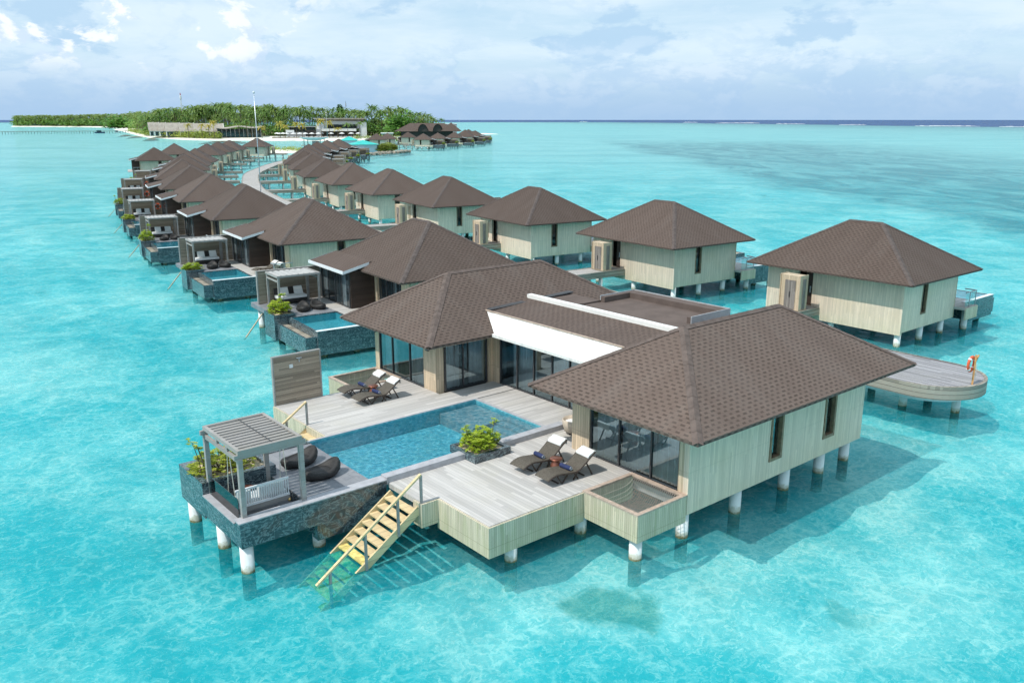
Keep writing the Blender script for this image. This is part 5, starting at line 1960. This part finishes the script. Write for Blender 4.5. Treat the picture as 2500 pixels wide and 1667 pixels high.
for i, (px, dd) in enumerate(((674, 618), (681, 607), (689, 618), (697, 607), (714, 607), (730, 607), (737, 619), (747.5, 619), (744, 607), (760, 619), (759.5, 607), (771.5, 619), (775.5, 607), (782, 619), (806.5, 607), (833, 607), (856, 607), (873.5, 607))):
    x_, y_ = pol(px, dd)
    place(um, used, (x_, y_, 1.78), i, 'white square beach umbrella on the terrace before the white club', GU, (1.15, 1.15, 1.0))

# boat shaped canopy on the jetty
x_, y_ = 190, 374
cn = empty('jetty_canopy', (x_, y_, 1.6), facing(767), 'long boat shaped canopy on thin posts over the arrival jetty', 'canopy')
mb = MB()
n = 20
prev = None
for i in range(n + 1):
    t = -1 + 2 * i / n
    hw_ = 2.9 * math.sqrt(max(0.0, 1 - t * t)) + .05
    dp = 1.5 * (1 - t * t)
    cur = [(t * 7.0, -hw_, 3.4), (t * 7.0, -hw_ * .55, 3.4 - dp * .8), (t * 7.0, 0, 3.4 - dp), (t * 7.0, hw_ * .55, 3.4 - dp * .8), (t * 7.0, hw_, 3.4)]
    if prev:
        for k in range(4):
            mb.quad(prev[k], prev[k + 1], cur[k + 1], cur[k])
        mb.quad(prev[4], prev[0], cur[0], cur[4])
    prev = cur
mb.build('hull_roof', 'white_trim', cn)
for xx in (-4.6, -2.9, 2.8, 4.6):
    MB().tube([(xx, -.5, -1.6), (xx, -.5, 2.7)], .16, 8).build('post', 'frame_metal', cn)
MB().box(-1.0, 2.4, 0, 2.2, -.2, 1.7).build('kiosk', 'concrete', cn)
MB().box(-6, 8, -1.5, 3, -.4, -.2).build('deck', 'jetty_fascia', cn)


# huts with turquoise roofs
def hut(loc, hw_, ez, az_, rot, lab):
    r = empty('turquoise_hut', loc, rot, lab, 'hut')
    mb = MB()
    c_ = [(-hw_, -hw_ * .8, ez), (hw_, -hw_ * .8, ez), (hw_, hw_ * .8, ez), (-hw_, hw_ * .8, ez)]
    for i in range(4):
        mb.quad(c_[i], c_[(i + 1) % 4], (0, 0, az_))
    mb.quad(*reversed([(p[0], p[1], p[2] - .02) for p in c_]))
    mb.build('roof', 'teal_metal', r)
    MB().box(-hw_ * .85, hw_ * .85, -hw_ * .66, hw_ * .66, -.5, ez - .03).build('wall', 'pale_blue_wall', r)
    MB().box(-.5, .5, -hw_ * .66 - .06, -hw_ * .66 - .002, .1, 2.2).build('door', 'grey_trim', r)


hut((*pol(884, 356), .2), 5.6, 3.2, 4.9, facing(884) + .25, 'pale blue hut with turquoise hip roof on the rocky spit, nearer one')
hut((*pol(850, 397), .2), 4.2, 3.9, 5.6, facing(850), 'pale blue hut with turquoise roof standing behind the nearer hut')


def mound(name, c, rx, ry, h, rot, m, seed):
    rg = random.Random(seed)
    mb = MB()
    n, k = 36, 6
    ph = [rg.uniform(-.12, .12) for _ in range(6)]
    for j in range(k + 1):
        t = j / k
        for i in range(n):
            a = 2 * math.pi * i / n
            w_ = 1 + sum(ph[q] * math.sin((q + 1) * a + q) for q in range(6))
            r = (1 - t)
            x, y = math.cos(a) * rx * r * w_, math.sin(a) * ry * r * w_
            mb.v.append((x, y, -1.2 + (h + 1.2) * math.sin(t * math.pi / 2) ** .8))
    for j in range(k):
        for i in range(n):
            q = (i + 1) % n
            mb.f.append((j * n + i, j * n + q, (j + 1) * n + q, (j + 1) * n + i))
    o = mb.build(name, m, None, True)
    o.location = (*c, 0)
    o.rotation_euler = (0, 0, rot)
    return o


tag(mound('sandbank', (188, 312), 17, 10, .8, facing(930), 'white_sand', 3), kind='structure')
tag(mound('sandbank', (160, 343), 30, 16, .9, .9, 'white_sand', 4), kind='structure')
tag(mound('sandbank', pol(1176, 815), 22, 9, .7, facing(1176), 'white_sand', 5), kind='structure')
# rock edge of the spit
rg = random.Random(9)
mb = MB()
for i in range(240):
    t = rg.random()
    bx = 893 + t * 106
    dd = lerp([(893, 332), (930, 341), (965, 350), (1000, 362)], bx) + rg.uniform(-1.8, 1.8)
    c_ = Vector((*pol(bx, dd), rg.uniform(-.3, .75)))
    r = rg.uniform(.5, 1.0)
    b = len(mb.v)
    n = 6
    for j, (rr, zz) in enumerate(((.7, -.5), (1, -.1), (.8, .35), (.3, .55))):
        for q in range(n):
            a = 2 * math.pi * q / n
            k_ = r * rr * rg.uniform(.8, 1.15)
            mb.v.append((c_.x + math.cos(a) * k_, c_.y + math.sin(a) * k_, c_.z + zz * r))
    for j in range(3):
        for q in range(n):
            q2 = (q + 1) % n
            mb.f.append((b + j * n + q, b + j * n + q2, b + (j + 1) * n + q2, b + (j + 1) * n + q))
    mb.f.append(tuple(b + 3 * n + q for q in range(n)))
tag(mb.build('rubble', 'rock'), kind='stuff')
for i, (x_, y_, sc_, lab) in enumerate(((184.5, 304, 4.6, 'big green bush on the rocky spit beside the turquoise hut'), (190.5, 309.5, 4.8, 'big yellow-green bush on the rocky spit, farther from the turquoise hut'))):
    o = make_shrub('spit_bush', .8, .7, .62, 260, 'scrub_leaf', 70 + i, 0, .20)
    tag(o, lab, 'bush')
    o.location = (x_, y_, .4)
    o.scale = (sc_, sc_, sc_)
leaf_mass('sandbank_scrub', 'scrub_leaf', [(160 + rg.uniform(-12, 12) * .62 + rg.uniform(-5, 5), 343 + rg.uniform(-14, 14) + rg.uniform(-4, 4), .7, 1.5, 26) for i in range(60)])

# distant villas beyond the spit
GF = 'brown roofed stilt villas of the distant group'
for i, (x_, y_, th, pr_f, lab) in enumerate(((229, 341, 50, 1, 'distant stilt villa nearest the rocky spit in the front line'), (247, 355, 48, 1, 'second distant stilt villa of the front line from the rocky spit'), (265, 366, 46, 1, 'third distant stilt villa of the front line from the rocky spit'), (284, 381, 46, 1, 'fourth distant stilt villa of the front line from the rocky spit'), (303, 400, 48, 1, 'fifth distant stilt villa of the front line from the rocky spit'), (318, 418, 50, 1, 'last distant stilt villa of the front line beside the sand spit'),
        (211.5, 353.6, 62, 0, 'distant villa directly behind the turquoise roofed hut'), (224.5, 365, 60, 0, 'distant villa second from the turquoise hut in the rear line'), (251, 388, 55, 0, 'distant villa third from the turquoise hut in the rear line'), (291, 441, 52, 0, 'distant villa under the left dormer of the big arched roof'), (304, 449, 52, 0, 'distant villa between the two arched dormers in front of the big roof'), (322, 462, 50, 0, 'distant villa under the right dormer of the big arched roof'), (338, 455, 50, 0, 'small distant villa roof near the slim white mast'), (352, 470, 50, 0, 'hindmost small villa roof of the distant group'))):
    place(vr if pr_f else vls, used, (x_, y_, 0), rad(th - 90), lab, GF)
    if pr_f:
        rw = (x_, y_, th)
        px_, py_ = wpos(rw, 'R', 7.55, 3.25)
        place(pr_perg, used, (px_, py_, 1.602), rad(th - 90), f'pergola of the {("spit-side", "second", "third", "fourth", "fifth", "last")[i]} front villa in the distant group', GPE)
        px_, py_ = wpos(rw, 'R', 9.38, .87)
        place(shrub_a, used, (px_, py_, 1.7), i, f'planter shrub of the {("spit-side", "second", "third", "fourth", "fifth", "last")[i]} front villa in the distant group', GSH, (1.2, 1.2, 1.3))
# big roof with two arched dormers
x_, y_ = pol(1042, 520)
ar = empty('arched_restaurant', (x_, y_, 1.2), facing(1042), 'large dark roofed restaurant with two arched dormers behind the distant villas', 'building')
mb = MB()
hip_roof(mb, -19, 19, -9, 9, 5.2, 9.8, 'x')
mb.build('roof', 'shingle_dark', ar)
mb = MB()
hip_roof(mb, 8, 20, -12, 2, 5.4, 10.2, 'y')
mb.build('roof', 'shingle_dark', ar)
MB().box(-15, 15, -7.5, 7.5, -.5, 5.1).build('wall', 'room_dark', ar)
for xx in (-2.4, 6.2):
    mb, fb = MB(), MB()
    n = 12
    arc = [(xx + 2.9 * math.cos(math.pi * i / n), 5.0 + 4.3 * math.sin(math.pi * i / n)) for i in range(n + 1)]
    for i in range(n):
        (xa, za), (xb, zb) = arc[i], arc[i + 1]
        mb.quad((xa, -10.5, za), (xa, 1, za), (xb, 1, zb), (xb, -10.5, zb))
    mb.build('dormer', 'shingle_dark', ar)
    fb.quad(*[(p[0], -9.6, p[1]) for p in arc])
    fb.build('dormer_opening', 'room_dark', ar)
x_, y_ = pol(1098, 575)
gw = empty('end_building', (x_, y_, 1.5), facing(1098), 'pale grey block standing behind the right end of the arched roof', 'building')
MB().box(-4.5, 4.5, 0, 8, 0, 8.6).build('wall', 'concrete', gw)
MB().box(-4.7, 4.7, -.2, 8.2, 8.6, 9.0).build('roof', 'white_trim', gw)
x_, y_ = pol(945, 545)
lw = empty('white_bungalow', (x_, y_, 1.5), facing(945), 'low white flat roofed bungalow before the palms left of the arched roof', 'building')
MB().box(-3.6, 3.2, 0, 7, 0, 3.2).build('wall', 'concrete', lw)
MB().box(-4.2, 3.6, -.8, 7.5, 3.2, 3.7).build('roof', 'white_render', lw)
MB().box(-2.8, -1.0, -.06, -.002, .2, 2.6).build('window', 'dark_glass', lw)
MB().box(.4, 2.4, -.06, -.002, .2, 2.6).build('window', 'dark_glass', lw)

# old jetty at the far left, with two boats
jl = empty('old_jetty', (*pol(140, 985), 0), facing(140), 'long low jetty on many thin piles running out at the far left', 'jetty')
MB().box(-75, 66, -1.2, 1.2, 1.5, 1.95).build('deck', 'jetty_fascia', jl)
mb = MB()
for i in range(56):
    xx = -74 + i * 2.5
    mb.box(xx - .2, xx + .2, -.9, -.5, -1.3, 1.49)
    mb.box(xx - .2, xx + .2, .5, .9, -1.3, 1.49)
tag(mb.build('pile', 'rock_wet', jl))


def boat(loc, rot, L, hullm, lab):
    r = empty('boat', loc, rot, lab, 'boat')
    mb = MB()
    sec = []
    for i in range(9):
        t = -1 + 2 * i / 8
        w_ = L * .16 * (1 - max(0, t) ** 2.4)
        sec.append([(t * L / 2, -w_, 1.0 + .25 * max(0, t)), (t * L / 2, -w_ * .6, -.1), (t * L / 2, w_ * .6, -.1), (t * L / 2, w_, 1.0 + .25 * max(0, t))])
    for a, b in zip(sec, sec[1:]):
        for k in range(3):
            mb.quad(a[k], b[k], b[k + 1], a[k + 1])
        mb.quad(a[3], b[3], b[0], a[0])
    mb.quad(*reversed(sec[0]))
    mb.build('hull', hullm, r)
    MB().box(-L * .28, L * .15, -L * .11, L * .11, 1.0, 2.4).build('cabin', 'dark_glass', r)
    MB().box(-L * .32, L * .2, -L * .13, L * .13, 2.41, 2.65).build('cabin_roof', hullm, r)


boat((*pol(240, 965), 0), facing(240), 9.5, 'blue_cloth', 'dark blue boat moored by the old jetty')
boat((*pol(283, 960), 0), facing(283), 5.5, 'white_trim', 'small white boat near the shore end of the old jetty')

# groynes on the beach
for i, (a, b, dd, lab) in enumerate(((287, 321, 800, 'low dark rock groyne farthest out along the beach tip'), (306, 350, 722, 'middle low green-brown rock groyne off the beach tip'), (348, 386, 640, 'low dark rock groyne nearest along the curved beach'), (488, 598, 552, 'long low rock edging below the open beach'))):
    m_ = (a + b) / 2
    L = (b - a) / 2151 * dd / 2
    o = mound('rock_groyne', pol(m_, dd), L, 1.6 if i < 3 else 1.0, .7, facing(m_), 'rock_wet', 20 + i)
    tag(o, lab, 'groyne', 'rock groynes off the beach')

# radio tower and antenna above the palms
x_, y_ = pol(446, 905)
tw_ = empty('radio_tower', (x_, y_, 1.5), 0, 'red and white lattice radio tower rising above the palms', 'tower')
for k in range(9):
    z0, z1 = 4.0 * k, 4.0 * (k + 1)
    r0, r1 = 1.35 - .11 * k, 1.35 - .11 * (k + 1)
    mb = MB()
    for q in range(4):
        a, b = q * math.pi / 2 + .4, (q + 1) * math.pi / 2 + .4
        p0, p1 = (r0 * math.cos(a), r0 * math.sin(a), z0), (r1 * math.cos(a), r1 * math.sin(a), z1)
        p2, p3 = (r0 * math.cos(b), r0 * math.sin(b), z0), (r1 * math.cos(b), r1 * math.sin(b), z1)
        mb.bar(p0, p1, .22).bar(p0, p3, .14).bar(p2, p1, .14).bar(p1, p3, .14)
    mb.build('lattice_section', 'red_paint' if k in (0, 2, 4, 8) else 'white_trim', tw_)
MB().lathe([(.7, 30), (.9, 31), (.9, 33), (.6, 34)], (0, 0, 0), 8).build('dish_cluster', 'white_trim', tw_)
x_, y_ = pol(846, 745)
an = empty('antenna_mast', (x_, y_, 1.5), 0, 'thin dark antenna pole poking above the palms behind the club', 'antenna')
MB().tube([(0, 0, 0), (0, 0, 26.5)], [.3, .12], 6).build('pole', 'frame_metal', an)
MB().box(-.3, .3, -.3, .3, 22, 24.5).build('panel', 'grey_trim', an)
# casuarina above the palms and a lone palm at the right end
o = make_shrub('casuarina_tree', 1, 1, 2.6, 420, 'bush_leaf', 99, 0, .34)
tag(o, 'tall feathery dark tree standing above the palms behind the club', 'tree')
o.location = (*pol(831, 700), 12.5)
o.scale = (3.0, 3.0, 4.4)
MB().tube([(0, 0, -2.9), (0, 0, 2.0)], [.12, .03], 6).build('trunk', 'bark', o)
place(palms[1], used, (*pol(1075, 700), 1.2), 1.0, 'lone palm against the sea at the right end of the island', 'palms standing among the beach buildings', (.8, .8, .72))

# surf on the outer reef
rg = random.Random(4)
for (a, b, dd) in ((1414, 1434, 4700), (1668, 1704, 4000), (1748, 1855, 3350), (1896, 1966, 2780), (2050, 2116, 2330), (2236, 2394, 1980), (2442, 2560, 1850)):
    mb = MB()
    n = 14
    for i in range(n):
        pa, pb = a + (b - a) * i / n, a + (b - a) * (i + 1) / n
        d0 = dd + rg.uniform(-6, 6)
        h_ = rg.uniform(1.0, 2.3) * (dd / 2600) * (.5 if i in (0, n - 1) else 1)
        p0, p1, p2, p3 = pol(pa, d0), pol(pb, d0 + 2), pol(pb, d0 + 22), pol(pa, d0 + 20)
        mb.quad((*p0, -.3), (*p1, -.3), (*p1, h_ * .8), (*p0, h_))
        mb.quad((*p0, h_), (*p1, h_ * .8), (*p2, h_ * .4), (*p3, h_ * .5))
        mb.quad((*p3, h_ * .5), (*p2, h_ * .4), (*p2, -.3), (*p3, -.3))
        mb.quad((*p0, -.3), (*p0, h_), (*p3, h_ * .5), (*p3, -.3))
        mb.quad((*p1, h_ * .8), (*p1, -.3), (*p2, -.3), (*p2, h_ * .4))
    tag(mb.build('surf', 'foam'), kind='stuff')

# red hose boxes on the bridges of the right row
for i, (x_, y_, lab) in enumerate(((72.6, 147.3, 'red fire hose box on a right-row bridge, nearer the tall mast'), (84.4, 176.0, 'red fire hose box on a right-row bridge, farther along the curve'))):
    hb = empty('hose_box', (x_, y_, 1.56), .4, lab, 'hose box', 'red hose boxes on the bridges')
    MB().box(-.35, .35, -.2, .2, .15, 1.15).build('cabinet', 'red_paint', hb)
    MB().box(-.30, -.22, -.1, .1, 0, .149).build('foot', 'steel', hb)
    MB().box(.22, .30, -.1, .1, 0, .149).build('foot', 'steel', hb)
